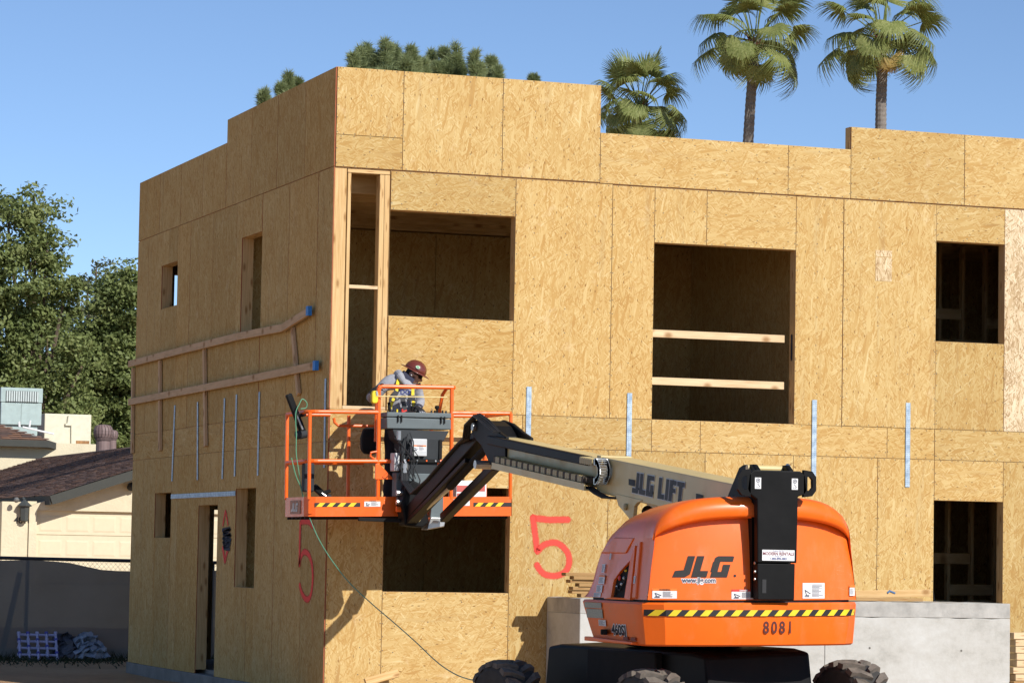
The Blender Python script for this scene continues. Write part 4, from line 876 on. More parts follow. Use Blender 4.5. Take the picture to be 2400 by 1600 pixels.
# jib end casting and support under the floor
m = MB(); m.prism([(.42, 2.06), (.62, 2.04), (.70, 2.10), (.66, 2.30), (.60, 2.52), (.50, 2.56), (.42, 2.50), (.38, 2.28)], lambda a, b, d: (a, -1.58+d, b), 0, .22); JE = m.build('jib_end_casting', BLACKG, LIFT, bevel=.02)
for z in (2.32, 2.24, 2.42):
    m = MB(); m.cyl((.34, -1.50, z), (.44, -1.50, z), .03, 12); m.build('pin', STEEL if z > 2.3 else ORANGE2, JE)
m = MB(); m.lathe([(.05, 0), (.062, .01), (.062, .05), (.03, .055)], (.53, -1.585, 2.16), (0, -1, 0), 16); m.build('pivot_boss', TAN2, JE)
m = MB(); m.prism([(.70, 2.02), (.90, 2.06), (.92, 2.16), (.74, 2.16)], lambda a, b, d: (a, -1.5+d, b), 0, .22); m.build('support_bracket', STEEL, LIFT, bevel=.01)
m = MB(); m.prism([(.78, 2.14), (.93, 2.14), (.93, 2.42), (.80, 2.40)], lambda a, b, d: (a, -1.36+d, b), 0, .08); m.build('support_plate', GREYP, LIFT, bevel=.008)
m = MB(); m.beam((-.05, -1.36, 2.125), (.45, -1.42, 2.115), .05, .04); m.build('foot_pedal_arm', BLACKM, LIFT, bevel=.006)
m = MB()
for k in range(3):
    cz = 2.33-.06*k; m.lathe([(.026, 0), (.026, .006)], (.45, YF-.019, cz), (0, -1, 0), 12)
m.build('toeboard_hole', BLK, BSK)
m = MB(); m.box(.43, .52, YF-.018, YF-.010, 2.19, 2.36); m.build('rotator_flange', ORANGE2, LIFT)
# ================================================================ the worker
z6 = lambda x, y, Y: atY(840+x/7.84, 820+y/7.84, Y)
SKIN = simple('skin', (.46, .25, .16), .5, var=.1); HOODIE = simple('grey_hoodie', (.33, .335, .36), .95, var=.14, scale=25, bump=.35, bscale=40); PANTS = simple('dark_trousers', (.018, .018, .022), .9); GLOVE = simple('black_glove', (.02, .02, .022), .8)
HAT = simple('maroon_helmet', (.15, .034, .022), .28, var=.1, coat=.4); HAIR = simple('dark_hair', (.012, .009, .007), .8); GAIT = simple('navy_gaiter', (.03, .032, .06), .9); HYEL = simple('harness_yellow', (.80, .62, .03), .7); HGREY = simple('harness_grey', (.05, .05, .052), .8)
WK = thing('person', 'worker in grey hooded sweatshirt, yellow harness and maroon hard hat looking down', 'person', (.62, -.72, 2.2))
BR = Vector((math.cos(YAW), -math.sin(YAW), 0))          # across the picture
def skel(V, E, name, mat_of, parent, sub=2):
    """one continuous skinned surface grown on a skeleton of joints"""
    me = bpy.data.meshes.new(name); ks = list(V); org = ROOT[parent.name]
    me.from_pydata([tuple(Vector(V[k][0])-org) for k in ks], [(ks.index(a), ks.index(b)) for a, b in E], [])
    o = bpy.data.objects.new(name, me); COL.objects.link(o); md = o.modifiers.new('skin', 'SKIN'); md.use_smooth_shade = True
    sv = me.skin_vertices[0].data if me.skin_vertices else None
    if sv is None:
        bm = bmesh.new(); bm.from_mesh(me); bm.verts.layers.skin.verify(); bm.to_mesh(me); bm.free(); sv = me.skin_vertices[0].data
    for i, k in enumerate(ks): r = V[k][1]; sv[i].radius = r if isinstance(r, tuple) else (r, r); sv[i].use_root = (i == 0)
    sb = o.modifiers.new('sub', 'SUBSURF'); sb.levels = sub; sb.render_levels = sub
    bpy.context.view_layer.update(); m2 = bpy.data.meshes.new_from_object(o.evaluated_get(bpy.context.evaluated_depsgraph_get())); bpy.data.objects.remove(o)
    mats = []
    m2.materials.clear()
    for p in m2.polygons:
        c = sum((m2.vertices[i].co for i in p.vertices), Vector())/len(p.vertices) + org; mt = mat_of(c)
        if mt not in mats: mats.append(mt); m2.materials.append(mt)
        p.material_index = mats.index(mt); p.use_smooth = True
    r = bpy.data.objects.new(name, m2); COL.objects.link(r); r.parent = parent; ROOT[r.name] = org; return r
nk = z6(800, 500, -.80); hd = z6(1010, 470, -.80)
shL = z6(530, 590, -.78); shR = z6(1050, 690, -.84); ch = z6(800, 720, -.80); wa = z6(790, 1080, -.78); pe = z6(780, 1250, -.76)
elL = z6(250, 900, -.74); haL = z6(330, 690, -1.06); elR = z6(1135, 980, -.80); haR = z6(1120, 1110, -1.08)
V = {'pe': (pe, (.17, .13)), 'wa': (wa, (.165, .13)), 'ch': (ch, (.185, .135)), 'up': ((ch+nk)/2+Vector((0, .02, .01)), (.15, .115)), 'nk': (nk+Vector((.02, 0, -.02)), .078), 'nk2': ((nk*.4+hd*.6)+Vector((-.02, 0, -.03)), .06),
     'shL': (shL, .085), 'elL': (elL, .064), 'wrL': (haL+Vector((-.05, .05, -.09)), .046), 'haL': (haL, (.040, .030)), 'shR': (shR, .082), 'elR': (elR, .062), 'wrR': (haR+Vector((0, .1, .03)), .045), 'haR': (haR, (.040, .028)),
     'hiL': (pe+Vector((-.09, .02, -.10)), .105), 'knL': (pe+Vector((-.12, -.03, -.46)), .075), 'anL': (Vector((pe.x-.13, pe.y+.03, 2.30)), .055), 'toL': (Vector((pe.x-.15, pe.y-.13, 2.235)), .045),
     'hiR': (pe+Vector((.09, .02, -.10)), .105), 'knR': (pe+Vector((.10, -.02, -.46)), .075), 'anR': (Vector((pe.x+.11, pe.y+.05, 2.30)), .055), 'toR': (Vector((pe.x+.14, pe.y-.11, 2.235)), .045)}
# fingers curl round the guard tube (left in the picture) and rest on the console (right)
E_ = [('pe', 'wa'), ('wa', 'ch'), ('ch', 'up'), ('up', 'nk'), ('nk', 'nk2'), ('up', 'shL'), ('shL', 'elL'), ('elL', 'wrL'), ('wrL', 'haL'), ('up', 'shR'), ('shR', 'elR'), ('elR', 'wrR'), ('wrR', 'haR'), ('pe', 'hiL'), ('hiL', 'knL'), ('knL', 'anL'), ('anL', 'toL'), ('pe', 'hiR'), ('hiR', 'knR'), ('knR', 'anR'), ('anR', 'toR')]
for S_, h_, dirs in (('L', haL, Vector((.05, -.07, .015))), ('R', haR, Vector((.01, -.09, -.01)))):
    sd = Vector((.01, .0, .03)) if S_ == 'L' else Vector((.03, .0, 0))
    for k in range(4):
        b0 = h_+sd*(k-1.5)*.75+dirs*.35; ln = (1, 1.12, 1.05, .85)[k]
        V['f%s%da' % (S_, k)] = (b0+dirs*.45*ln, .0105); V['f%s%db' % (S_, k)] = (b0+dirs*.85*ln+Vector((.015 if S_ == 'L' else 0, 0, -.02)), .0095); V['f%s%dc' % (S_, k)] = (b0+dirs*.9*ln+Vector((.02 if S_ == 'L' else 0, .02, -.045)), .008)
        E_ += [('ha'+S_, 'f%s%da' % (S_, k)), ('f%s%da' % (S_, k), 'f%s%db' % (S_, k)), ('f%s%db' % (S_, k), 'f%s%dc' % (S_, k))]
    V['t%sa' % S_] = (h_+sd*2.2*(-1)+dirs*.25, .012); V['t%sb' % S_] = (h_+sd*2.4*(-1)+dirs*.7, .010); E_ += [('ha'+S_, 't%sa' % S_), ('t%sa' % S_, 't%sb' % S_)]
def wmat(c):
    if (c-nk).length < .30 and (c-nk).dot((hd-nk).normalized()) > .055 and c.z > nk.z-.03: return SKIN
    if (c-haL).length < .105 or (c-haR).length < .10: return GLOVE
    if c.z < pe.z+.02: return PANTS
    return HOODIE
BODY = skel(V, E_, 'body', wmat, WK)
tx = bpy.data.textures.new('folds', 'CLOUDS'); tx.noise_scale = .07; dm = BODY.modifiers.new('folds', 'DISPLACE'); dm.texture = tx; dm.strength = .022; dm.mid_level = .5; dm.texture_coords = 'OBJECT'; dm.texture_coords_object = WK
# head: facing right and down
ang = R(27); hf = (BR*math.cos(ang) - Vector((0, 0, 1))*math.sin(ang) + Vector((.0, -.12, 0))).normalized(); hl = Vector((0, 0, 1)).cross(hf).normalized(); hu = hf.cross(hl).normalized()
HC = z6(1015, 455, -.80)
def HP(x, y, z): return HC + hf*x + hl*y + hu*z
def head_r(th, ph):
    x, y, z = math.cos(ph)*math.cos(th), math.cos(ph)*math.sin(th), math.sin(ph)
    a = Vector((x*.098, y*.074, z*.115))
    if x > 0 and z < 0: a.y *= 1-.30*(-z); a.x *= 1-.05*(-z)                # jaw narrows
    if x > .2 and z < -.55: a.x += .018*(x)                                     # chin
    dn = math.hypot(y/.16, (z+.18)/.22)
    if x > 0 and dn < 1: a.x += .030*(1-dn)**.8                                  # nose
    de = min(math.hypot((y-.42)/.22, (z-.12)/.14), math.hypot((y+.42)/.22, (z-.12)/.14))
    if x > 0 and de < 1: a.x -= .010*(1-de)                                      # eye sockets
    dmth = math.hypot(y/.34, (z+.52)/.07)
    if x > 0 and dmth < 1: a.x += .007*(1-dmth)                                  # lips
    return HP(*a)
m = MB(); NA, NB = 40, 28
for i in range(NB):
    for j in range(NA):
        t0, t1 = 2*math.pi*j/NA, 2*math.pi*(j+1)/NA; p0, p1 = -math.pi/2+math.pi*i/NB, -math.pi/2+math.pi*(i+1)/NB
        q = [head_r(t0, p0), head_r(t1, p0), head_r(t1, p1), head_r(t0, p1)]; tm = (t0+t1)/2; pm = (p0+p1)/2; x = math.cos(pm)*math.cos(tm); z = math.sin(pm)
        bd = 1 if (x > .25 and z < -.50 and z > -.98 and not (x > .75 and -.58 < z < -.46)) or (-.05 < x <= .45 and -.75 < z < -.15) else 0
        hr = 2 if (x < -.12 and z > -.45) or z > .40 else (1 if bd and (i*7+j*3) % 5 < 3 else 0)
        m.face(q, hr, None, True)
m.build('head', [SKIN, simple('stubble', (.12, .065, .045), .8), HAIR], BODY, weld=True)
for s in (-1, 1):
    m = MB(); m.lathe([(.012, -.010), (.026, -.004), (.030, .004), (.018, .010)], HP(-.012, s*.076, -.005), hl*s+hf*-.3, 12); m.build('ear', SKIN, BODY)
m = MB(); m.lathe([(.006, 0), (.008, .008), (.006, .018)], HP(-.004, -.088, -.012), -hl, 8); m.build('earbud', WHITE, WK)
m = MB()
for s in (-1, 1): m.loft([[HP(x, s*y, z) for x, y, z in ((.088+d, .012, .030), (.078+d, .050, .034), (.060+d, .062, .020), (.072+d, .052, -.008), (.092+d, .022, -.010))] for d in (0, .012)], smooth=False); m.beam(HP(.064, s*.064, .018), HP(-.015, s*.080, .018), .006, .010)
m.build('sunglasses', BLACKG, WK)
# hard hat
def HH(x, y, z): return HP(x-.006, y, z+.050)
m = MB(); rings = []
for k in range(10):
    a = math.pi/2*k/9.5; rr = math.cos(a)**.85; rings.append([HH(.128*rr*math.cos(2*math.pi*j/28), .112*rr*math.sin(2*math.pi*j/28), .118*math.sin(a)) for j in range(28)])
m.loft(rings); HATO = m.build('hard_hat', HAT, WK, weld=True)
m = MB(); inn = [HH(.124*math.cos(t), .108*math.sin(t), .004) for t in [2*math.pi*j/36 for j in range(36)]]
out = [HH((.158+(.028 if math.cos(t) > 0 else .020)*abs(math.cos(t)))*math.cos(t), .140*math.sin(t), -.008-.004*math.cos(t)) for t in [2*math.pi*j/36 for j in range(36)]]
lo_ = [p-hu*.006 for p in out]; li_ = [p-hu*.006 for p in inn]; m.loft([inn, out, lo_, li_], cap=False); m.build('brim', HAT, HATO, weld=True)
m = MB(); m.loft([[HH(.1285*math.cos(a)**.9*1.0-.0, y, .118*math.sin(a)+.004) for y in (-.012, .012)] for a in [math.pi/2*k/12 for k in range(12)]], closed=False); m.build('ridge', HAT, HATO)
def sideoval(a0, b0, ra, rb, off):
    c = HH(.03, -.107, .045); nn_ = (-hl+hu*.42).normalized(); uu = hf; vv = nn_.cross(uu); return [c+nn_*off+uu*(ra*math.cos(2*math.pi*k/20)+a0)+vv*(rb*math.sin(2*math.pi*k/20)+b0) for k in range(20)]
m = MB(); m.face(sideoval(0, 0, .026, .017, .010)); m.build('hat_sticker', simple('mint_sticker', (.50, .68, .48), .5), HATO)
m = MB(); m.face(sideoval(0, 0, .018, .008, .0115)); m.build('sticker_print', simple('green_print', (.10, .35, .16), .5), HATO)
# gaiter, hood, straps
m = MB(); m.tube([z6(770, 470, -.80), z6(850, 530, -.80), z6(925, 585, -.81), z6(985, 622, -.82)], [.072, .080, .080, .070], 18); m.build('neck_gaiter', GAIT, WK)
m = MB(); m.tube([z6(870, 640, -.96), z6(820, 560, -.945), z6(770, 480, -.90), z6(735, 440, -.80), z6(720, 450, -.70), z6(760, 520, -.66)], [.022, .034, .044, .05, .05, .04], 12); m.build('hood', HOODIE, WK)
def strap(pts, wd, mat, nm='harness_strap'):
    m = MB()
    for a, b in zip(pts, pts[1:]): m.beam(a, b, wd, .008, (0, -1, .1))
    m.build(nm, mat, WK, bevel=.002, segs=1)
YS = -.965
strap([z6(735, 545, -.90), z6(715, 640, -.955), z6(700, 760, YS)], .036, HYEL); strap([z6(705, 755, YS-.004), z6(650, 850, YS-.004)], .06, HGREY); strap([z6(650, 880, YS), z6(605, 1010, YS), z6(560, 1130, YS+.01)], .034, HYEL)
strap([z6(1000, 690, -.955), z6(1000, 840, YS)], .036, HYEL); strap([z6(1000, 830, YS-.004), z6(1010, 930, YS-.004)], .05, HGREY); strap([z6(1010, 930, YS), z6(1020, 1090, YS)], .04, HYEL)
strap([z6(805, 870, YS-.012), z6(835, 985, YS-.016), z6(855, 1130, YS-.016)], .055, HGREY, 'lanyard')
strap([z6(848, 1105, YS-.022), z6(858, 1135, YS-.022)], .050, REDP, 'lanyard_tip')
for c in ((640, 900), (1010, 955)):
    m = MB(); p = z6(*c, YS-.012); m.tube([p+Vector((.035*math.cos(a*math.pi/6), 0, .028*math.sin(a*math.pi/6))) for a in range(12)], .005, 6, closed=True); m.build('d_ring', HGREY, WK)
m = MB(); m.cyl(z6(560, 960, YS-.02), z6(575, 1100, YS-.02), .018, 8); m.build('radio_clip', BLACKM, WK)
m = MB(); m.cyl(z6(1000, 1030, YS-.02), z6(990, 1120, YS-.02), .02, 8); m.build('buckle', BLACKM, WK)
text_mesh('DO', .07, lambda a, b: z6(765, 812, YS-.006)+Vector((a, 0, b+.02*a)), simple('hoodie_navy', (.03, .045, .17), .9), WK, 'chest_lettering', offset=.003, sx=1.1)
text_mesh('IONS', .04, lambda a, b: z6(850, 905, YS-.004)+Vector((a, 0, b)), HGREY, WK, 'chest_lettering', offset=.002)
m = MB(); pc = z1(790, 740, -.75); m.loft([[pc+Vector((x*k, y*k, z)) for x, y in ((-.10, -.06), (.08, -.07), (.11, .06), (-.08, .07))] for z, k in ((-.15, .7), (-.10, 1.1), (.03, 1.15), (.12, .9), (.15, .6))], smooth=False); m.build('tool_pouch', BLACKM, WK, bevel=.02)
# ---- loose things in and on the basket
m = MB(); m.prism([(-.024, -.075), (.02, -.075), (.036, -.055), (.04, .04), (.02, .065), (-.02, .065), (-.036, .035), (-.034, -.055)], lambda a, b, d: z1(828, 380, -1.27)+Vector((a, d, b)), -.03, .04)
RL = thing('lifeline_reel', 'yellow fall arrest reel hanging beside the worker on the guard post', 'safety reel', tuple(z1(828, 420, -1.27)))
m.build('housing', HYEL, RL, bevel=.012)
m = MB(); m.tube([z1(840, 375, -1.30), z1(1000, 380, -1.32), z1(1200, 382, -1.32), z1(1420, 386, -1.22)], .0065, 6); m.build('webbing', simple('cream_webbing', (.75, .60, .28), .8), RL)
m = MB(); m.beam(z1(845, 335, -1.30), z1(850, 370, -1.30), .02, .02); m.build('swivel', STEEL, RL)
def nailer(name, label, pts, rad):
    t = thing(name, label, 'nail gun', tuple(pts[-1])); m = MB(); m.beam(pts[0], pts[1], .055, .075); m.build('magazine', BLACKG, t, bevel=.015)
    m = MB(); m.lathe([(.02, -.07), (.045, -.06), (.05, 0), (.045, .06), (.02, .07)], pts[1]+Vector((-.03, 0, .0)), (1, 0, .2), 14); m.build('motor_head', DGREY, t)
    m = MB(); m.beam(pts[0]+(pts[1]-pts[0])*.55, pts[0]+(pts[1]-pts[0])*.55+Vector((.10, -.02, .03)), .035, .04); m.build('handle', BLACKM, t, bevel=.01)
    m = MB(); m.cyl(pts[0]+(pts[1]-pts[0])*.12, pts[0]+(pts[1]-pts[0])*.88+Vector((0, -.03, 0)), .012, 8); m.build('feed_rail', STEEL, t); return t
nailer('nail_gun', 'long black nail gun hanging upright at the left end of the basket', [z1(125, 360, -1.02), z1(250, 690, -1.02)], 0)
nailer('nail_gun', 'black nail gun lying on the floor in the left half of the basket', [z1(330, 1110, -.8), z1(450, 1215, -.8)], 0)
m = MB(); p = z1(285, 1040, -.95); m.box(p.x-.06, p.x+.06, p.y-.06, p.y+.06, p.z-.16, p.z+.16); one(m, 'tool_case', DGREY, 'slim dark grey tool case standing inside the left corner of the basket', 'tool case', bevel=.02)
BX = thing('carton', 'torn white carton with red print lying inside the basket behind the lower arm', 'box', (1.38, -.86, 2.24)); m = MB(); m.box(1.20, 1.56, -1.0, -.72, 2.24, 2.56); m.build('box_body', WHITE, BX, bevel=.006)
for x0, x1, z0, z1_ in ((1.205, 1.36, 2.46, 2.53), (1.21, 1.37, 2.40, 2.44), (1.40, 1.54, 2.47, 2.535), (1.21, 1.34, 2.36, 2.385)):
    m = MB(); m.box(x0, x1, -1.0035, -1.0012, z0, z1_); m.build('red_print', simple('faded_red', (.55, .12, .10), .7), BX)
m = MB(); m.prism([(1.20, 2.562), (1.56, 2.562), (1.58, 2.60), (1.22, 2.585)], lambda a, b, d: (a, -.72+d, b), 0, .004); m.build('flap', WHITE, BX)
# green air hose from the basket down to the machine
GRN = simple('green_hose', (.11, .33, .19), .45); z4p = lambda x, y, Y: atY(740+x/3.36, 1180+y/3.36, Y)
hp = [z1(225, 480, -1.1), z1(270, 470, -1.1), z1(275, 430, -1.1), z1(240, 400, -1.1), z1(215, 440, -1.1), z1(185, 520, -1.1), z1(190, 700, -1.1), z1(190, 850, -1.1), z1(215, 1020, -1.1), z1(240, 1180, -1.08), z1(290, 1350, -1.08),
      z4p(-40, 130, -1.3), z4p(20, 270, -1.6), z4p(120, 435, -2.0), z4p(260, 615, -2.4), z4p(440, 785, -2.9), z4p(610, 930, -3.5), z4p(780, 1080, -4.1), z4p(950, 1240, -4.8), z4p(1080, 1330, -5.5), z4p(1190, 1375, -6.2), z4p(1280, 1390, -6.8), z4p(1420, 1400, -7.4)]
def cr(P, n=6):
    o = []
    for i in range(len(P)-1):
        p0, p1, p2, p3 = P[max(i-1, 0)], P[i], P[i+1], P[min(i+2, len(P)-1)]
        for k in range(n): t = k/n; o.append(.5*((2*p1)+(p2-p0)*t+(2*p0-5*p1+4*p2-p3)*t*t+(3*p1-p0-3*p2+p3)*t**3))
    return o+[P[-1]]
m = MB(); m.tube(cr(hp), .0055, 7); one(m, 'air_hose', GRN, 'thin green air hose drooping from the basket down past the front wheel', 'hose')
m = MB(); m.tube(cr([z1(150, 880, -1.12), z1(185, 1020, -1.12), z1(225, 1120, -1.1), z1(245, 1200, -1.1)]), .006, 6); one(m, 'air_hose', GRN, 'short length of green hose looped inside the left end of the basket', 'hose')

# ================================================================ lumber
lr = random.Random(11)
ORD = ('lowest', 'second lowest', 'third lowest', 'middle', 'third highest', 'second highest', 'topmost')
for k, x0 in enumerate((2.76, 2.66, 2.66, 2.73, 2.63, 2.66, 2.56)):
    z = 1.318+k*.040; m = MB(); yy = -.82+lr.uniform(-.03, .03); m.beam((x0, yy, z), (x0+1.9, yy+lr.uniform(-.04, .04), z+.0), .14, .037)
    one(m, 'lumber_board', LUMW, '%s board of the short stack on the concrete wall' % ORD[k], 'board', 'boards stacked on the concrete wall', bevel=.003, segs=1)
m = MB(); m.beam((5.2, -.55, 1.335), (7.34, -.62, 1.40), .04, .09); one(m, 'lumber_board', LUM, 'long board resting slightly raised on the concrete wall beside the lift', 'board', 'loose boards on the concrete wall', bevel=.003, segs=1)
m = MB(); m.beam((5.6, -.75, 1.315), (7.15, -.72, 1.32), .14, .038); one(m, 'lumber_board', LUMW, 'flat dark board lying on the concrete wall beneath the raised board', 'board', 'loose boards on the concrete wall', bevel=.003, segs=1)
m = MB(); p = atY(2085, 1389, -.62); m.tube([p+Vector((-.03, 0, 0)), p+Vector((0, 0, .025)), p+Vector((.04, 0, .01)), p+Vector((.07, 0, .0))], .014, 8); one(m, 'blue_rag', simple('blue_cloth', (.10, .18, .32), .9), 'small crumpled blue rag on the raised board', 'rag')
RO = ('bottom', 'second lowest', 'third lowest', 'middle', 'third highest', 'second highest', 'topmost')
for k in range(7):
    z = .42+k*.082; m = MB(); x0 = 8.20+lr.uniform(0, .05); m.beam((x0, -1.0, z), (x0+2.2, -1.0, z), .18, .075); one(m, 'timber', LUMP, '%s pale timber piled past the right end of the concrete wall' % RO[k], 'timber', 'timbers piled past the concrete wall', bevel=.004, segs=1)
m = MB(); m.box(8.15, 10.5, -1.2, -.8, -.05, .38); one(m, 'timber_bearer', LUMW, 'dark bearer block under the pale timber pile at the right edge', 'bearer')
m = MB(); p0 = z4p(390, 1405, -.25); p1 = z4p(650, 1330, -.18); m.beam(p0, p1, .09, .04, (0, -1, .3)); one(m, 'lumber_board', LUM, 'single board leaning low against the front wall beneath the basket shadow', 'board', bevel=.003, segs=1)
# ================================================================ neighbouring house
zh = lambda x, y, Y: atY(x/2.178, 880+y/2.178, Y)
STUC = simple('cream_stucco', (.66, .575, .40), .95, var=.10, scale=2, bump=.9, bscale=18); DOORM = simple('garage_cream', (.68, .585, .40), .7, var=.04); FASC = simple('grey_fascia', (.055, .056, .048), .9); SHG = [simple('shingle_%d' % i, c, .95, var=.25, scale=5) for i, c in enumerate(((.17, .100, .075), (.215, .122, .085), (.26, .135, .08), (.14, .09, .072)))]
HS = thing('house', 'single storey cream stucco house with brown shingle roof behind the fence', 'house', (6, 36, 0))
YG = 34.6; p0 = zh(265, 612, YG-.55); EX, EZ = p0.x, p0.z; SL = 1/3.0; RX = EX+4.6; RZ = EZ+4.6*SL; YE = 58.0
gx0 = zh(190, 690, YG).x; gtop = zh(300, 688, YG).z
# gable wall with the garage opening left free
m = MB(); wl = zh(150, 700, YG).x; wr = RX+4.2
def gz_(x): return EZ-.10+(x-EX)*SL if x < RX else EZ-.10+(2*RX-x-EX)*SL
m.prism([(wl, 0), (gx0, 0), (gx0, gtop), (wl, gz_(wl))], lambda a, b, d: (a, YG+d, b), 0, .2); m.prism([(gx0, gtop), (gx0+4.9, gtop), (gx0+4.9, gz_(gx0+4.9)), (RX, gz_(RX)), (wl, gz_(wl))], lambda a, b, d: (a, YG+d, b), 0, .2)
m.prism([(gx0+4.9, 0), (wr, 0), (wr, gz_(wr)), (gx0+4.9, gz_(gx0+4.9))], lambda a, b, d: (a, YG+d, b), 0, .2); m.box(wl, wl+.2, YG+.2, YE, 0, EZ-.12); m.box(wr-.2, wr, YG+.2, YE, 0, EZ-.12); m.build('wall', STUC, HS)
m = MB(); m.box(wl-.6, wl-.003, YG+.05, YG+.25, 0, EZ-.14); m.build('entry_pier', STUC, HS); m = MB(); m.box(wl-6, wl-.62, YG+1.4, YG+1.6, 0, EZ-.05); m.build('porch_wall', STUC, HS)
# garage door: four rows of raised panels
GD = MB(); GD.box(gx0, gx0+4.9, YG+.10, YG+.14, 0, gtop); GDO = GD.build('garage_door', DOORM, HS)
for r in range(4):
    zt = gtop-.045-r*.533
    for c in range(8):
        x0 = gx0+.07+c*.605; m = MB(); A = [(x0, zt-.42), (x0+.52, zt-.42), (x0+.52, zt-.07), (x0, zt-.07)]; Bq = [(x0+.04, zt-.38), (x0+.48, zt-.38), (x0+.48, zt-.11), (x0+.04, zt-.11)]
        for i in range(4): j = (i+1) % 4; m.face([(A[i][0], YG+.099, A[i][1]), (A[j][0], YG+.099, A[j][1]), (Bq[j][0], YG+.091, Bq[j][1]), (Bq[i][0], YG+.091, Bq[i][1])])
        m.face([(a, YG+.091, b) for a, b in Bq]); m.build('door_panel', DOORM, GDO)
    if r: m = MB(); m.box(gx0, gx0+4.9, YG+.0975, YG+.0995, zt+.035, zt+.05); m.build('section_gap', simple('gap_shadow%d' % r, (.30, .24, .14), .8), GDO)
# roof slopes, fascia and shingles
m = MB(); th = .10; yf = YG-.55
m.prism([(EX, EZ), (RX, RZ), (2*RX-EX, EZ), (2*RX-EX, EZ-th), (RX, RZ-th), (EX, EZ-th)][::-1], lambda a, b, d: (a, d, b), yf, YE); ROOF = m.build('roof', FASC, HS)
m = MB(); m.beam((EX-.02, yf-.02, EZ-.10), (RX, yf-.02, RZ-.10), .04, .20); m.build('rake_fascia', FASC, HS); m = MB(); m.beam((EX-.022, yf, EZ-.10), (EX-.022, YE, EZ-.10), .04, .20); m.build('eave_fascia', FASC, HS)
sr = random.Random(2)
def shingles(x0, z0, x1, z1_, ya, yb, name='shingles', hip=0):
    """overlapping tabs up the slope from (x0,z0) to (x1,z1), running from ya to yb"""
    m = MB(); L = math.hypot(x1-x0, z1_-z0); n = int(L/.145); dx, dz = (x1-x0)/L, (z1_-z0)/L; nx, nz = -dz, dx
    if nz < 0: nx, nz = -nx, -nz
    for k in range(n):
        y = ya+sr.uniform(-.3, 0)+hip*k*.145; s0 = k*.145-.01; s1 = s0+.17
        while y < yb-hip*k*.145:
            w_ = sr.uniform(.16, .42); h_ = sr.uniform(.010, .024); y2 = min(y+w_-.006, yb); a = max(y, ya)
            if y2 > a:
                mi = sr.choice((0, 0, 1, 1, 2, 2, 3)); j = sr.uniform(-.015, .015)
                P = lambda s, yy, h: (x0+dx*(s+j)+nx*h, yy, z0+dz*(s+j)+nz*h)
                q = [P(s0, a, h_+.008), P(s0, y2, h_+.008), P(s1, y2, .006), P(s1, a, .006)]
                if x1 > x0: q = q[::-1]
                m.face(q, mi); e = [P(s0, a, .0), P(s0, y2, .0)]; m.face([e[0], e[1], q[2] if x1 > x0 else q[1], q[3] if x1 > x0 else q[0]], mi)
            y += w_
    return m.build(name, SHG, HS, kind='stuff')
shingles(EX-.03, EZ+.0, RX, RZ, yf-.03, YE)
# taller block behind with its own roof
q0 = zh(250, 332, YE+1.0); BX_, BZ = q0.x, q0.z
m = MB(); m.box(BX_-12, BX_+1.6, YE+1.4, YE+9, 0, BZ-.05); m.build('rear_wall', STUC, HS)
ya, yb = YE+.9, YE+9.5; x2 = zh(415, 372, YE+1).x
m = MB(); hz = BZ+1.5
F0, F1 = Vector((BX_-12, ya, BZ)), Vector((BX_+.0, ya, BZ)); F2 = Vector((x2+1.2, ya+3.6, BZ-.30)); Rg = Vector((BX_-4.0, ya+4.5, hz)); Rl = Vector((BX_-12, ya+4.5, hz))
m.face([F0, F1, Rg, Rl], 0); m.face([F1, F2, Rg], 0); m.face([F0-Vector((0, 0, .2)), F1-Vector((0, 0, .2)), F1, F0], 1); m.face([F1-Vector((0, 0, .2)), F2-Vector((0, 0, .2)), F2, F1], 1); m.face([F0-Vector((0, 0, .2)), Rl-Vector((0, 0, .4)), Rg-Vector((0, 0, .4)), F2-Vector((0, 0, .2)), F1-Vector((0, 0, .2))], 1)
m.face([F2, F2+Vector((0, 5, 0)), Rl+Vector((0, 5, 0)), Rl, Rg], 0)
m.build('rear_roof', [SHG[1], FASC], HS)
m = MB(); L = 12.0
for k in range(22):
    t0, t1 = k/22, (k+1)/22; x = -12.0
    while x < -4*t0:
        w_ = sr.uniform(.2, .45); xa, xb = x, min(x+w_-.01, -4*t0)
        if xb > xa: y0_, y1_ = ya+4.5*t0, ya+4.5*t1+.03; m.face([(BX_+xa, y0_, BZ+1.5*t0+.03), (BX_+xb, y0_, BZ+1.5*t0+.03), (BX_+xb, y1_, BZ+1.5*t1+.012), (BX_+xa, y1_, BZ+1.5*t1+.012)], sr.choice((0, 1, 2, 3)))
        x += w_
m.build('shingles', SHG, HS, kind='stuff')
# lantern and house number on the pier
LN = MB(); lc = zh(122, 690, YG-.02); BRZ = simple('lantern_bronze', (.06, .065, .06), .5)
LN.lathe([(.02, .30), (.05, .27), (.17, .17), (.16, .15), (.11, .15), (.085, -.16), (.05, -.19), (.03, -.19)], lc+Vector((0, -.05, -.05)), n=6, smooth=False); LNO = LN.build('wall_lantern', BRZ, HS)
m = MB(); m.lathe([(.102, .13), (.08, -.13)], lc+Vector((0, -.056, -.05)), n=6, smooth=False); m.build('lamp_glass', simple('lamp_pane', (.55, .55, .50), .2), LNO)
m = MB(); m.beam(lc+Vector((0, -.05, .26)), lc+Vector((0, .12, .30)), .03, .03); m.build('bracket', BRZ, LNO)
text_mesh('4816', .20, lambda a, b: zh(72, 752, YG-.0)+Vector((a, .045-.0, b)), BLK, HS, 'house_number', offset=.004)
m = MB(); sp_ = zh(82, 630, YG-.2); m.lathe([(.02, -.04), (.055, 0), (.06, .05), (.03, .07)], sp_, (.2, -.6, -.5), 12); m.build('eave_floodlight', simple('flood', (.16, .16, .15), .5), HS)
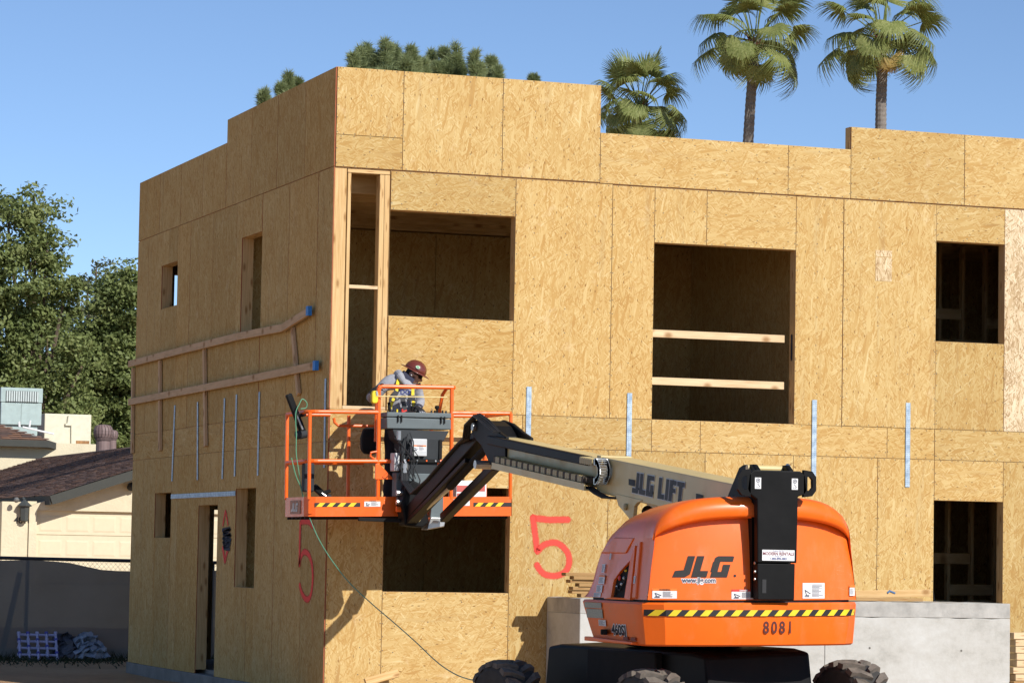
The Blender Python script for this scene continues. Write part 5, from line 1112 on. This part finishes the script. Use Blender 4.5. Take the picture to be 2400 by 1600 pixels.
m = MB(); m.lathe([(.03, -.05), (.09, 0), (.10, .08), (.05, .12)], zh(672, 560, YG-.1), (-.2, -.6, -.5), 12); m.build('eave_floodlight', BLK, HS)
# turbine vents
VENT = simple('vent_mauve', (.20, .135, .125), .6)
for vx, vy, sc, Y_ in ((525, 372, 1.0, YE-4.6), (572, 352, .62, YE-3.2)):
    b0 = zh(vx, vy, Y_); m = MB(); m.cyl(b0-Vector((0, 0, .25)), b0+Vector((0, 0, .24*sc)), .20*sc, 16); VN = m.build('turbine_vent', VENT, HS)
    for k in range(18):
        a0 = 2*math.pi*k/18; m = MB(); pr = []
        for i in range(8):
            ph = math.pi*i/7; rr = .10+.18*math.sin(ph)**.7; tw = a0+.25*math.sin(ph); zz = .24-.0+.44*(1-math.cos(ph))/2
            pr.append([b0+Vector((rr*sc*math.cos(tw+d), rr*sc*math.sin(tw+d), zz*sc)) for d in (-.02, .27)])
        m.loft(pr, closed=False); m.build('vent_blade', VENT, VN)
    m = MB(); m.lathe([(.23*sc, .24*sc), (.25*sc, .5*sc), (.02, .70*sc)], b0+Vector((0, 0, -.01)), n=12); m.build('vent_core', simple('vent_core%d' % vx, (.10, .065, .06), .8), VN)
# air conditioner and cream enclosure on the rear roof
ACM = simple('ac_grey', (.36, .45, .43), .6); c0 = zh(2, 248, YE+3); c1 = zh(216, 66, YE+3); dzz = c1.z-c0.z
AC = thing('air_conditioner', 'boxy pale grey rooftop air conditioner with louvred top band', 'air conditioner', ((c0.x+c1.x)/2, YE+3.5, c0.z)); m = MB(); m.box(c0.x, c1.x, YE+3, YE+4.2, c0.z, c0.z+dzz*.60); m.box(c0.x-.02, c1.x+.02, YE+2.98, YE+4.22, c0.z+dzz*.605, c1.z); m.build('cabinet', ACM, AC, bevel=.02)
xa, xb = zh(30, 80, YE+3).x, zh(197, 80, YE+3).x; m = MB(); m.box(xa, xb, YE+2.965, YE+2.975, zh(30, 132, YE+3).z, zh(30, 75, YE+3).z); m.build('louvre_recess', simple('louvre_dark', (.18, .21, .20), .8), AC)
for k in range(14):
    x = xa+(xb-xa)*(k+.5)/14; m = MB(); m.box(x-.022, x+.022, YE+2.93, YE+2.964, zh(30, 130, YE+3).z, zh(30, 77, YE+3).z); m.build('louvre', simple('louvre%d' % k, (.5, .56, .54), .6), AC)
m = MB(); m.box(c0.x+.1, c1.x-.1, YE+3.1, YE+4.1, c0.z-1.0, c0.z-.003); m.build('curb', ACM, AC); xm = zh(108, 200, YE+3).x; m = MB(); m.box(xm-.006, xm+.006, YE+2.994, YE+2.999, c0.z+.05, c0.z+dzz*.58); m.build('panel_seam', simple('seam_dark', (.2, .24, .23), .8), AC)
d0 = zh(225, 330, YE+4.5); d1 = zh(467, 200, YE+4.5); EN = thing('roof_enclosure', 'weathered cream sheet metal enclosure on the roof beside the air conditioner', 'enclosure', ((d0.x+d1.x)/2, YE+5, d0.z-1)); ECM = simple('cream_metal', (.66, .62, .47), .6, var=.1); m = MB(); m.box(d0.x, d1.x, YE+4.5, YE+5.6, d0.z-1.2, d1.z); m.build('cabinet', ECM, EN, bevel=.02)
p = zh(348, 250, YE+4.5); m = MB(); m.tube([p+Vector((0, -.04, .28)), p+Vector((-.03, -.04, 0)), p+Vector((.10, -.04, 0)), p+Vector((.12, -.04, -.9))], .025, 6); m.build('conduit', ECM, EN); m = MB(); m.box(p.x-.10, p.x+.08, YE+4.42, YE+4.497, p.z-.03, p.z+.04); m.build('junction_box', ECM, EN)
q = zh(420, 345, YE+4.5); m = MB(); m.box(q.x-.2, q.x+.22, YE+4.488, YE+4.497, q.z-.15, q.z+.08); m.build('rust_patch', simple('rust', (.33, .17, .07), .9, var=.5, scale=10), EN)
m = MB(); m.tube([zh(100, 262, YE+2.5), zh(97, 240, YE+2.5), zh(103, 236, YE+2.5)], .035, 6); m.tube([zh(150, 262, YE+2.5), zh(155, 228, YE+2.5)], .03, 6); m.tube([zh(115, 262, YE+2.4), zh(275, 298, YE+2.4)], .03, 6); one(m, 'roof_pipe', WHITE, 'white pipes lying on the shingles in front of the air conditioner', 'pipe')

# ================================================================ screened chain link fence and things along it
YC = 15.2; FN_ = thing('chain_link_fence', 'chain link fence with grey brown wind screen in front of the house', 'fence', (0, YC, 0)); PIPE = simple('fence_pipe', (.035, .037, .04), .5)
ft = lambda x: 1.575-.006*x
m = MB(); m.tube([(-9, YC, ft(-9)), (7, YC, ft(7))], .028, 8); m.build('top_rail', PIPE, FN_)
for k, x in enumerate((-7.2, -4.2, -.42, 2.6, 5.6)):
    m = MB(); m.cyl((x, YC+.05, -.1), (x, YC+.05, ft(x)), .03, 8); m.build('post', PIPE, FN_)
m = MB(); a_ = zh(102, 1005, YC+.3); m.cyl((a_.x-.28, YC+.25, 0), a_, .045, 8); m.build('brace_post', PIPE, FN_)
def screen_mat():
    m, t, b = nmat('wind_screen'); g = NG(t); out = t.nodes['Material Output']; tr = g.n('BsdfTransparent'); mx = g.n('MixShader'); no = g.n('TexNoise', i_Scale=1.2, i_Detail=5.0); tc = g.n('TexCoord'); g.l(tc.outputs['Object'], no.inputs[0])
    g.l(g.ramp(no.outputs[0], [(.3, (.15, .142, .13)), (.7, (.20, .19, .175))]), b.inputs['Base Color']); b.inputs['Roughness'].default_value = .9
    mx.inputs[0].default_value = .98; g.l(tr.outputs[0], mx.inputs[1]); g.l(b.outputs[0], mx.inputs[2]); g.l(mx.outputs[0], out.inputs[0]); return m
m = MB(); n = 64
for i in range(n):
    for j in range(8):
        def S(ii, jj):
            x = -9+16*ii/n; sag = .02+.045*abs(math.sin(x*1.05+.4)) + (.10 if x > .2 else 0)*min(1, (x-.2)/.6 if x > .2 else 0); z = .02+(ft(x)-sag-.02)*jj/8
            return (x, YC-.05+.02*math.sin(x*5+jj*.7)+.012*math.sin(x*13), z)
        m.face([S(i, j), S(i+1, j), S(i+1, j+1), S(i, j+1)], 0, None, True)
m.build('wind_screen', screen_mat(), FN_, weld=True)
m = MB(); WIRE = simple('fence_wire', (.30, .30, .28), .5, .5); st = .075; z0, z1_ = .05, 1.56
xx = -4.0
while xx < 3.2:
    for sg in (1, -1):
        L_ = z1_-z0; xa, xb = xx, xx+sg*L_*.9
        m.beam((xa, YC+.006*sg, z0), (xb, YC+.006*sg, z1_), .004, .004, (0, 1, 0))
    xx += st
m.build('wire_mesh', WIRE, FN_, kind='stuff')
# plastic lattice pallet leaning on the fence
PUR = simple('lavender_plastic', (.48, .46, .66), .6, var=.1); BLU = simple('blue_joint', (.10, .10, .42), .6)
gq = lambda x, y: zh(x, y, YC-.62+.0022*(1465-y))
LT = thing('lattice_rack', 'lavender plastic pipe lattice leaning against the screened fence', 'rack', tuple(gq(190, 1465)))
for off in (0,):
    for k in range(5):
        y = 1318+k*34; p, q = gq(88-k*.0, y+2), gq(285+k*2, y+6); d = Vector((0, off, 0)); m = MB(); m.cyl(p+d, q+d, .021, 8); m.build('lattice_bar', PUR, LT)
    for k in range(5):
        x = 95+k*46; p, q = gq(x-2+k*1.0, 1310), gq(x+k*1.5+6, 1462); d = Vector((0, off-.035, 0)); m = MB(); m.cyl(p+d, q+d, .019, 8); LB = m.build('lattice_bar', PUR, LT)
        for j in range(5):
            t_ = (j+.05)/4.5; c = p.lerp(q, min(1, t_))+d; m = MB(); m.lathe([(.024, -.025), (.03, 0), (.024, .025)], c, (0, 0, 1), 8); m.build('joint', BLU if (j+k) % 2 else PUR, LT)
# crumpled sheeting
def crumple(name, label, mat, c, sx, sz, seed):
    r = random.Random(seed); n = 9; m = MB(); H = [[(r.uniform(-.08, .08), r.uniform(-.12, .12)) for _ in range(n+1)] for _ in range(n+1)]
    def Pt(i, j): a, b = i/n-.5, j/n; return c+Vector((a*sx*(1-.35*b)+H[i][j][0]*.6, -.25+.45*b+H[i][j][1]+.2*abs(a), sz*(b**.8)*(1-.5*abs(a)**1.5)+H[j][i][0]*.35))
    for i in range(n):
        for j in range(n): a, b, c_, d = Pt(i, j), Pt(i+1, j), Pt(i+1, j+1), Pt(i, j+1); m.face([a, b, c_]); m.face([a, c_, d])
    one(m, name, mat, label, 'sheeting', weld=True, shade=False)
crumple('plastic_sheet', 'crumpled pale plastic sheeting lying by the fence', simple('pale_sheet', (.34, .37, .43), .6), zh(455, 1435, YC-.5), .52, .38, 4)
crumple('tarp', 'dark crumpled tarp between the lattice and the pale sheeting', simple('dark_sheet', (.10, .10, .12), .7), zh(345, 1440, YC-.4), .5, .40, 8)
# weeds at the foot of the fence
WEED = simple('weeds', (.035, .045, .018), .9, var=.4, scale=2); m = MB(); wr_ = random.Random(9)
for k in range(4200):
    x = wr_.uniform(-5, 3.2); y = YC-.15-abs(wr_.gauss(0, 1.1)); h_ = wr_.uniform(.04, .15)*(1.2 if y > YC-.4 else .7); a = wr_.uniform(0, 6.28); b = Vector((math.cos(a), math.sin(a), 0))*.014; l_ = Vector((wr_.uniform(-.12, .12), wr_.uniform(-.12, .12), h_)); c = Vector((x, y, gz(x, y)-.01)); m.face([c-b, c+b, c+l_])
tag(m.build('weeds', WEED), 'dark weeds growing along the foot of the screened fence', 'weeds', kind='stuff')

# ================================================================ trees
def leafmat(name, c0, c1, c2, tr=.25):
    m, t, b = nmat(name); g = NG(t); oi = g.n('TexCoord'); no = g.n('TexNoise', i_Scale=1.3, i_Detail=3.0); g.l(oi.outputs['Object'], no.inputs[0]); n2 = g.n('TexNoise', i_Scale=22.0, i_Detail=2.0); g.l(oi.outputs['Object'], n2.inputs[0])
    v = g.math('ADD', g.math('MULTIPLY', no.outputs[0], .55), g.math('MULTIPLY', n2.outputs[0], .45)); c = g.ramp(v, [(.34, c0), (.5, c1), (.66, c2)]); g.l(c, b.inputs['Base Color']); b.inputs['Roughness'].default_value = .55; b.inputs['Specular IOR Level'].default_value = .3
    tl = g.n('BsdfTranslucent'); g.l(c, tl.inputs[0]); mx = g.n('MixShader'); mx.inputs[0].default_value = tr; g.l(b.outputs[0], mx.inputs[1]); g.l(tl.outputs[0], mx.inputs[2]); g.l(mx.outputs[0], t.nodes['Material Output'].inputs[0]); return m
LEAF = leafmat('leaf', (.10, .135, .045), (.20, .245, .080), (.33, .36, .14), .36); LEAF2 = leafmat('leaf_grey', (.08, .10, .055), (.15, .17, .09), (.22, .24, .13)); BARK = simple('bark', (.13, .095, .065), .95, var=.35, scale=4, bump=.6)
def rnd_dir(r):
    while True:
        v = Vector((r.uniform(-1, 1), r.uniform(-1, 1), r.uniform(-1, 1)))
        if .05 < v.length < 1: return v.normalized()
def leaf_tree(base, blobs, label, mat, seed, nclump=150, nleaf=95, size=.092, group=None):
    """blobs: ellipsoids (centre, radii); clumps of leaves fill them unevenly, limbs reach into them"""
    r = random.Random(seed); t = thing('broadleaf_tree', label, 'tree', tuple(base), group); base = Vector(base)
    tot = sum(b[1][0]*b[1][1]*b[1][2] for b in blobs); m = MB(); cl = []
    for c, rad in blobs:
        k = max(4, int(nclump*(rad[0]*rad[1]*rad[2])/tot))
        for _ in range(k):
            d = rnd_dir(r); rr = r.uniform(.35, 1.0)**.55; cl.append(Vector(c)+Vector((d.x*rad[0], d.y*rad[1], d.z*rad[2]))*rr)
    for c in cl:
        cs = r.uniform(.38, .80); sq = r.uniform(.55, .9)
        for _ in range(int(nleaf*r.uniform(.6, 1.3))):
            d = rnd_dir(r); q = c+Vector((d.x, d.y, d.z*sq))*cs*r.uniform(.25, 1)**.6; s = size*r.uniform(.6, 1.35); n = (d*.55+rnd_dir(r)*.7+Vector((0, 0, .35))).normalized(); u = n.cross(rnd_dir(r)).normalized(); v = n.cross(u)
            m.face([q-u*s, q+v*s*.55-u*.1*s, q+u*s, q-v*s*.55+u*.1*s])
    m.build('crown', mat, t)
    m = MB(); top = sum((Vector(b[0]) for b in blobs), Vector())/len(blobs)
    m.tube([base-Vector((0, 0, .3)), base+(top-base)*.35+Vector((.15, 0, 0)), base+(top-base)*.7, top], [.32, .24, .16, .09], 9); TR = m.build('trunk', BARK, t)
    for c, rad in blobs:
        c = Vector(c); s = base+(c-base)*.0+Vector((0, 0, (c.z-base.z)*r.uniform(.35, .6))); m = MB(); m.tube([s, s+(c-s)*.5+Vector((0, 0, .4)), c, c+Vector((0, 0, rad[2]*.6))], [.12, .09, .05, .02], 6); m.build('limb', BARK, TR)
    for _ in range(26):
        c = r.choice(cl); d = rnd_dir(r); m2 = MB(); m2.tube([c, c+d*.35, c+d*.6+Vector((0, 0, .1))], [.022, .014, .006], 5); m2.build('twig', BARK, TR)
    return t
def blob(x, y, D, rx, rz, ry=None): k = D/84; return (tuple(atD(x, y, D)), (rx*k, (ry or rx)*k, rz*k))
D1 = 112
leaf_tree((atD(70, 1300, D1).x, atD(70, 1300, D1).y, 0), [blob(80, 490, D1, .95, .55), blob(20, 540, D1, 1.3, .9), blob(110, 600, D1, .7, .6), blob(60, 660, D1, 1.4, 1.1), blob(150, 700, D1, .75, .6), blob(-60, 760, D1, 1.8, 1.5), blob(110, 840, D1, 1.2, .9), blob(30, 930, D1, 1.5, 1.0), blob(150, 960, D1, .9, .7), blob(60, 1040, D1, 1.6, .8), blob(190, 860, D1, .5, .6), blob(40, 1000, D1+3, 2.0, 1.3), blob(150, 1060, D1+3, 1.6, .9), blob(20, 800, D1+3, 1.4, 1.3)], 'tallest leafy green tree at the left edge of the picture', LEAF, 21, 640, 115)
leaf_tree((atD(265, 1300, D1+4).x, atD(265, 1300, D1+4).y, 0), [blob(285, 660, D1+4, .55, .6), blob(250, 700, D1+4, .55, .6), blob(215, 820, D1+4, .7, .8), blob(310, 720, D1+4, .8, .9), blob(230, 760, D1+4, .5, .5), blob(270, 850, D1+4, 1.1, 1.1), blob(330, 930, D1+4, 1.2, 1.1), blob(240, 960, D1+4, .9, .9), blob(280, 1040, D1+4, 1.4, .7)], 'shorter leafy green tree beside the building corner', LEAF, 22, 400, 115)
leaf_tree((atD(215, 1300, D1+18).x, atD(215, 1300, D1+18).y, 0), [blob(225, 660, D1+18, .8, .7), blob(205, 700, D1+18, .9, .8), blob(250, 740, D1+18, 1.0, .8), blob(220, 830, D1+18, 1.4, 1.0), blob(190, 760, D1+18, 1.1, 1.0), blob(160, 900, D1+18, 2.2, 1.6), blob(250, 960, D1+18, 1.9, 1.4), blob(60, 1000, D1+18, 3, 1.4)], 'greyish hazy tree further back between the two green trees', LEAF2, 23, 260, 90, .115)
leaf_tree((atD(-330, 1300, D1-6).x, atD(-330, 1300, D1-6).y, 0), [blob(-330, 600, D1-6, 1.8, 1.5), blob(-420, 750, D1-6, 2.0, 1.6), blob(-260, 860, D1-6, 1.9, 1.6), blob(-340, 1000, D1-6, 2.4, 1.3)], 'unseen broad tree added past the left edge to block blue sky', LEAF, 24, 110, 60, .15)  # unseen tree, added to screen blue sky light off the side wall

# ---- pines behind the parapet
NEED = leafmat('pine_needles', (.16, .20, .095), (.28, .33, .15), (.40, .44, .22), .4)
def pine(label, D, tips, base_px, seed, extra):
    r = random.Random(seed); b = atD(base_px, 1300, D); t = thing('pine_tree', label, 'tree', (b.x, b.y, 0), 'pines behind the parapet'); m = MB(); br = MB(); topz = max(atD(x, y, D).z for x, y, w_, h_ in tips)
    def brush(c, w_, h_, n):
        for _ in range(n):
            z = r.uniform(-1, 1); rr = math.sqrt(max(0, 1-z*z))*r.uniform(.1, .85); a = r.uniform(0, 6.283); p = c+Vector((math.cos(a)*rr*w_, math.sin(a)*rr*w_, z*h_*.9)); d = (Vector((math.cos(a)*.8, math.sin(a)*.8, .55))+rnd_dir(r)*.7).normalized()*r.uniform(.11, .21); s = d.cross(rnd_dir(r)).normalized()*.0095; m.face([p-s, p+s, p+d])
    for x, y, w_, h_ in tips:
        dd = D+r.uniform(-.8, .8); c = atD(x, y, dd); W_, H_ = w_*D/FPX/2, h_*D/FPX/2
        for k in range(7):
            o = Vector((r.uniform(-.6, .6)*W_, r.uniform(-.6, .6)*W_, r.uniform(-.75, .75)*H_)); sz = r.uniform(.35, .55); brush(c+o*(1-.25*max(0, o.z/H_)), W_*sz*1.1, H_*sz, 190)
        brush(c+Vector((0, 0, H_*.75)), W_*.38, H_*.35, 110); brush(c-Vector((0, 0, H_*1.1)), W_*.95, H_*.6, 330); brush(c-Vector((r.uniform(-.5, .5)*W_, 0, H_*1.7)), W_*1.1, H_*.6, 260)
        br.tube([Vector((b.x, b.y, c.z-1.8)), c-Vector((0, 0, H_)), c+Vector((0, 0, H_*.6))], [.06, .035, .012], 5)
    for x, y, w_, h_ in tips:                                            # the fuller crown below the tips
        for q in range(max(6, extra//2)):
            c = atD(x, y, D+r.uniform(-1, 1)); z = r.uniform(.55, 2.9); k_ = min(1, z/2.5); c = c+(Vector((b.x, b.y, c.z))-c)*(.25*r.random())+Vector((r.gauss(0, .35)*k_, r.gauss(0, .5), -z)); brush(c, .42, .30, 330)
    m.build('crown', NEED, t); br.tube([(b.x, b.y, -.3), (b.x+.1, b.y, topz*.6), (b.x, b.y, topz-.8)], [.3, .2, .06], 8); br.build('trunk', BARK, t)
S_ = 1.0204; zp = lambda x, y: (580+x/3.51, 80+y/3.51)
pine('wide pine with bushy tips above the tall parapet', 72, [(*zp(x, y), w_, h_) for x, y, w_, h_ in ((930, 190, 44, 46), (870, 225, 26, 30), (985, 150, 22, 36), (1050, 235, 28, 34), (1140, 150, 42, 54), (1215, 185, 30, 48), (1130, 250, 40, 26), (1335, 190, 32, 48), (1300, 245, 34, 26), (1380, 250, 24, 24), (1440, 260, 26, 24))], 900, 5, 14)
pine('pine with four pointed tips above the middle of the tall parapet', 74, [(*zp(x, y), w_, h_) for x, y, w_, h_ in ((1510, 220, 22, 46), (1615, 200, 24, 44), (1700, 190, 30, 62), (1660, 280, 40, 30), (1750, 290, 26, 26), (1575, 280, 26, 24), (1885, 230, 32, 52), (1900, 300, 30, 24))], 1070, 6, 8)
pine('small pine tip above the right part of the tall parapet', 76, [(*zp(x, y), w_, h_) for x, y, w_, h_ in ((1995, 270, 26, 40), (2060, 320, 22, 24), (2030, 330, 34, 20), (2352, 375, 12, 10))], 1160, 8, 5)
pine('small pine tips above the sloping side parapet', 70, [(*zp(x, y), w_, h_) for x, y, w_, h_ in ((335, 390, 18, 34), (280, 460, 16, 20), (355, 440, 20, 24), (140, 515, 18, 26), (410, 405, 12, 10))], 640, 7, 5)

# ---- fan palms
PALM = [leafmat('palm_green', (.12, .15, .04), (.23, .27, .075), (.40, .42, .16), .38), leafmat('palm_dark', (.10, .125, .04), (.185, .22, .065), (.32, .34, .12), .38), leafmat('palm_straw', (.30, .19, .05), (.50, .36, .11), (.60, .48, .22), .25)]
PTR = simple('palm_trunk', (.20, .175, .15), .95, var=.3, scale=9, bump=.8, bscale=20); BOOT = simple('palm_boot', (.13, .055, .028), .9, var=.4, scale=8)
def frond_mesh(seed, mat, droop, bend=0):
    r = random.Random(seed); m = MB(); pl = 1.0; cb, sb_ = math.cos(R(bend)), math.sin(R(bend))
    m.tube([(0, 0, 0), (pl*.5, 0, .03), (pl, 0, 0)], [.022, .016, .012], 5); nl = 44; Lb = r.uniform(.70, .86)
    for k in range(nl):
        a = R(-105+210*k/(nl-1)+r.uniform(-2, 2)); L = Lb*(.72+.28*math.cos(a*.75))*r.uniform(.9, 1.06); d = Vector((math.cos(a), math.sin(a), 0)); s = Vector((-d.y, d.x, 0)); fold = .10*math.cos(a); o = Vector((pl-.03, 0, 0)); pts = []
        dr = droop*r.uniform(.75, 1.3)
        for q, w_ in ((.04, .008), (.35, .022), (.62, .018), (.82, .010), (1.0, .001)):
            zz = fold*q*.6 - dr*max(0, q-.45)**1.7*1.5; hh = 1 - .35*dr*max(0, q-.6); v_ = d*(L*q*hh)+Vector((0, 0, zz*L)); v_ = Vector((v_.x*cb+v_.z*sb_, v_.y, -v_.x*sb_+v_.z*cb)); pts.append((o+v_, Vector((s.x*cb, s.y, -s.x*sb_))*w_))
        for (p, w0), (q, w1) in zip(pts, pts[1:]):
            rid = Vector((0, 0, .008)); m.face([p-w0, p+rid, q+rid, q-w1]); m.face([p+rid, p+w0, q+w1, q+rid])
    me = bpy.data.meshes.new('frond'); me.from_pydata([tuple(v) for v in m.v], [], m.f); me.materials.append(mat); me.update(); return me
FR = [frond_mesh(1, PALM[0], .8, 10), frond_mesh(2, PALM[1], .9, 48), frond_mesh(3, PALM[0], .8, 66), frond_mesh(4, PALM[2], .8, 72), frond_mesh(5, PALM[0], .2, 0), frond_mesh(6, PALM[0], 1.0, 28)]
def palm(label, D, path, cen, scale, seed, n=30, lo=-70, tilt=0):
    r = random.Random(seed); P = [atD(x, y, D) for x, y in path]; b = Vector((P[-1].x, P[-1].y, -.2)); t = thing('fan_palm', label, 'palm tree', tuple(b), 'fan palms behind the building'); C_ = atD(*cen, D)
    pts = [C_+Vector((0, 0, -.05))]+P; m = MB(); full = []; Z = [p for p in pts]
    for a, c in zip(Z, Z[1:]):
        for k in range(14): full.append(a.lerp(c, k/14))
    full.append(Z[-1]); full += [Z[-1].lerp(b, k/20) for k in range(1, 21)]
    m.tube(full, [(.115+.010*(i % 2)+.02*min(1, i/40))*scale for i in range(len(full))], 12); TK = m.build('trunk', PTR, t)
    for k in range(26):                                                   # old leaf bases under the crown
        a = k*2.4; zz = -.05-.5*k/26; m = MB(); o = C_+Vector((math.cos(a)*.15*scale, math.sin(a)*.15*scale, zz*scale)); m.beam(o, o+Vector((math.cos(a)*.12, math.sin(a)*.12, .16))*scale, .07*scale, .02, (0, 0, 1), w2=.03); m.build('leaf_base', BOOT, TK)
    for k in range(n):
        f = k/(n-1); el = R(82-(82-lo)*f**.9+r.uniform(-8, 8)); az = k*2.39996+r.uniform(-.25, .25); kind = 4 if f < .16 else (r.choice((0, 5, 0)) if f < .5 else r.choice((5, 1, 2, 2)));
        if f > .88 and r.random() < .22: kind = 3
        o = bpy.data.objects.new('frond', FR[kind]); COL.objects.link(o); o.parent = t; o.location = C_-b+Vector((math.cos(az), math.sin(az), 0))*.1*scale+Vector((0, 0, (.05-.35*f)*scale))
        M = Matrix.Rotation(az, 3, 'Z') @ Matrix.Rotation(-el, 3, 'Y') @ Matrix.Rotation(r.uniform(-.5, .5), 3, 'X'); o.rotation_euler = M.to_euler(); s = scale*r.uniform(.9, 1.1)*(.7 if kind == 3 else 1); o.scale = (s, s, s)
    return t
palm('shortest fan palm whose crown just clears the parapet', 92, [(1490, 320)], (1500, 245), .98, 31, 32, -40)
palm('tall fan palm with slightly curved trunk in the middle of the three', 90, [(1766, 150), (1759, 240), (1753, 340)], (1768, 84), 1.10, 35, 29, -38)
palm('tall fan palm with straight trunk nearest the right edge', 88, [(2068, 160), (2065, 240), (2064, 320)], (2066, 76), 1.14, 37, 29, -40)
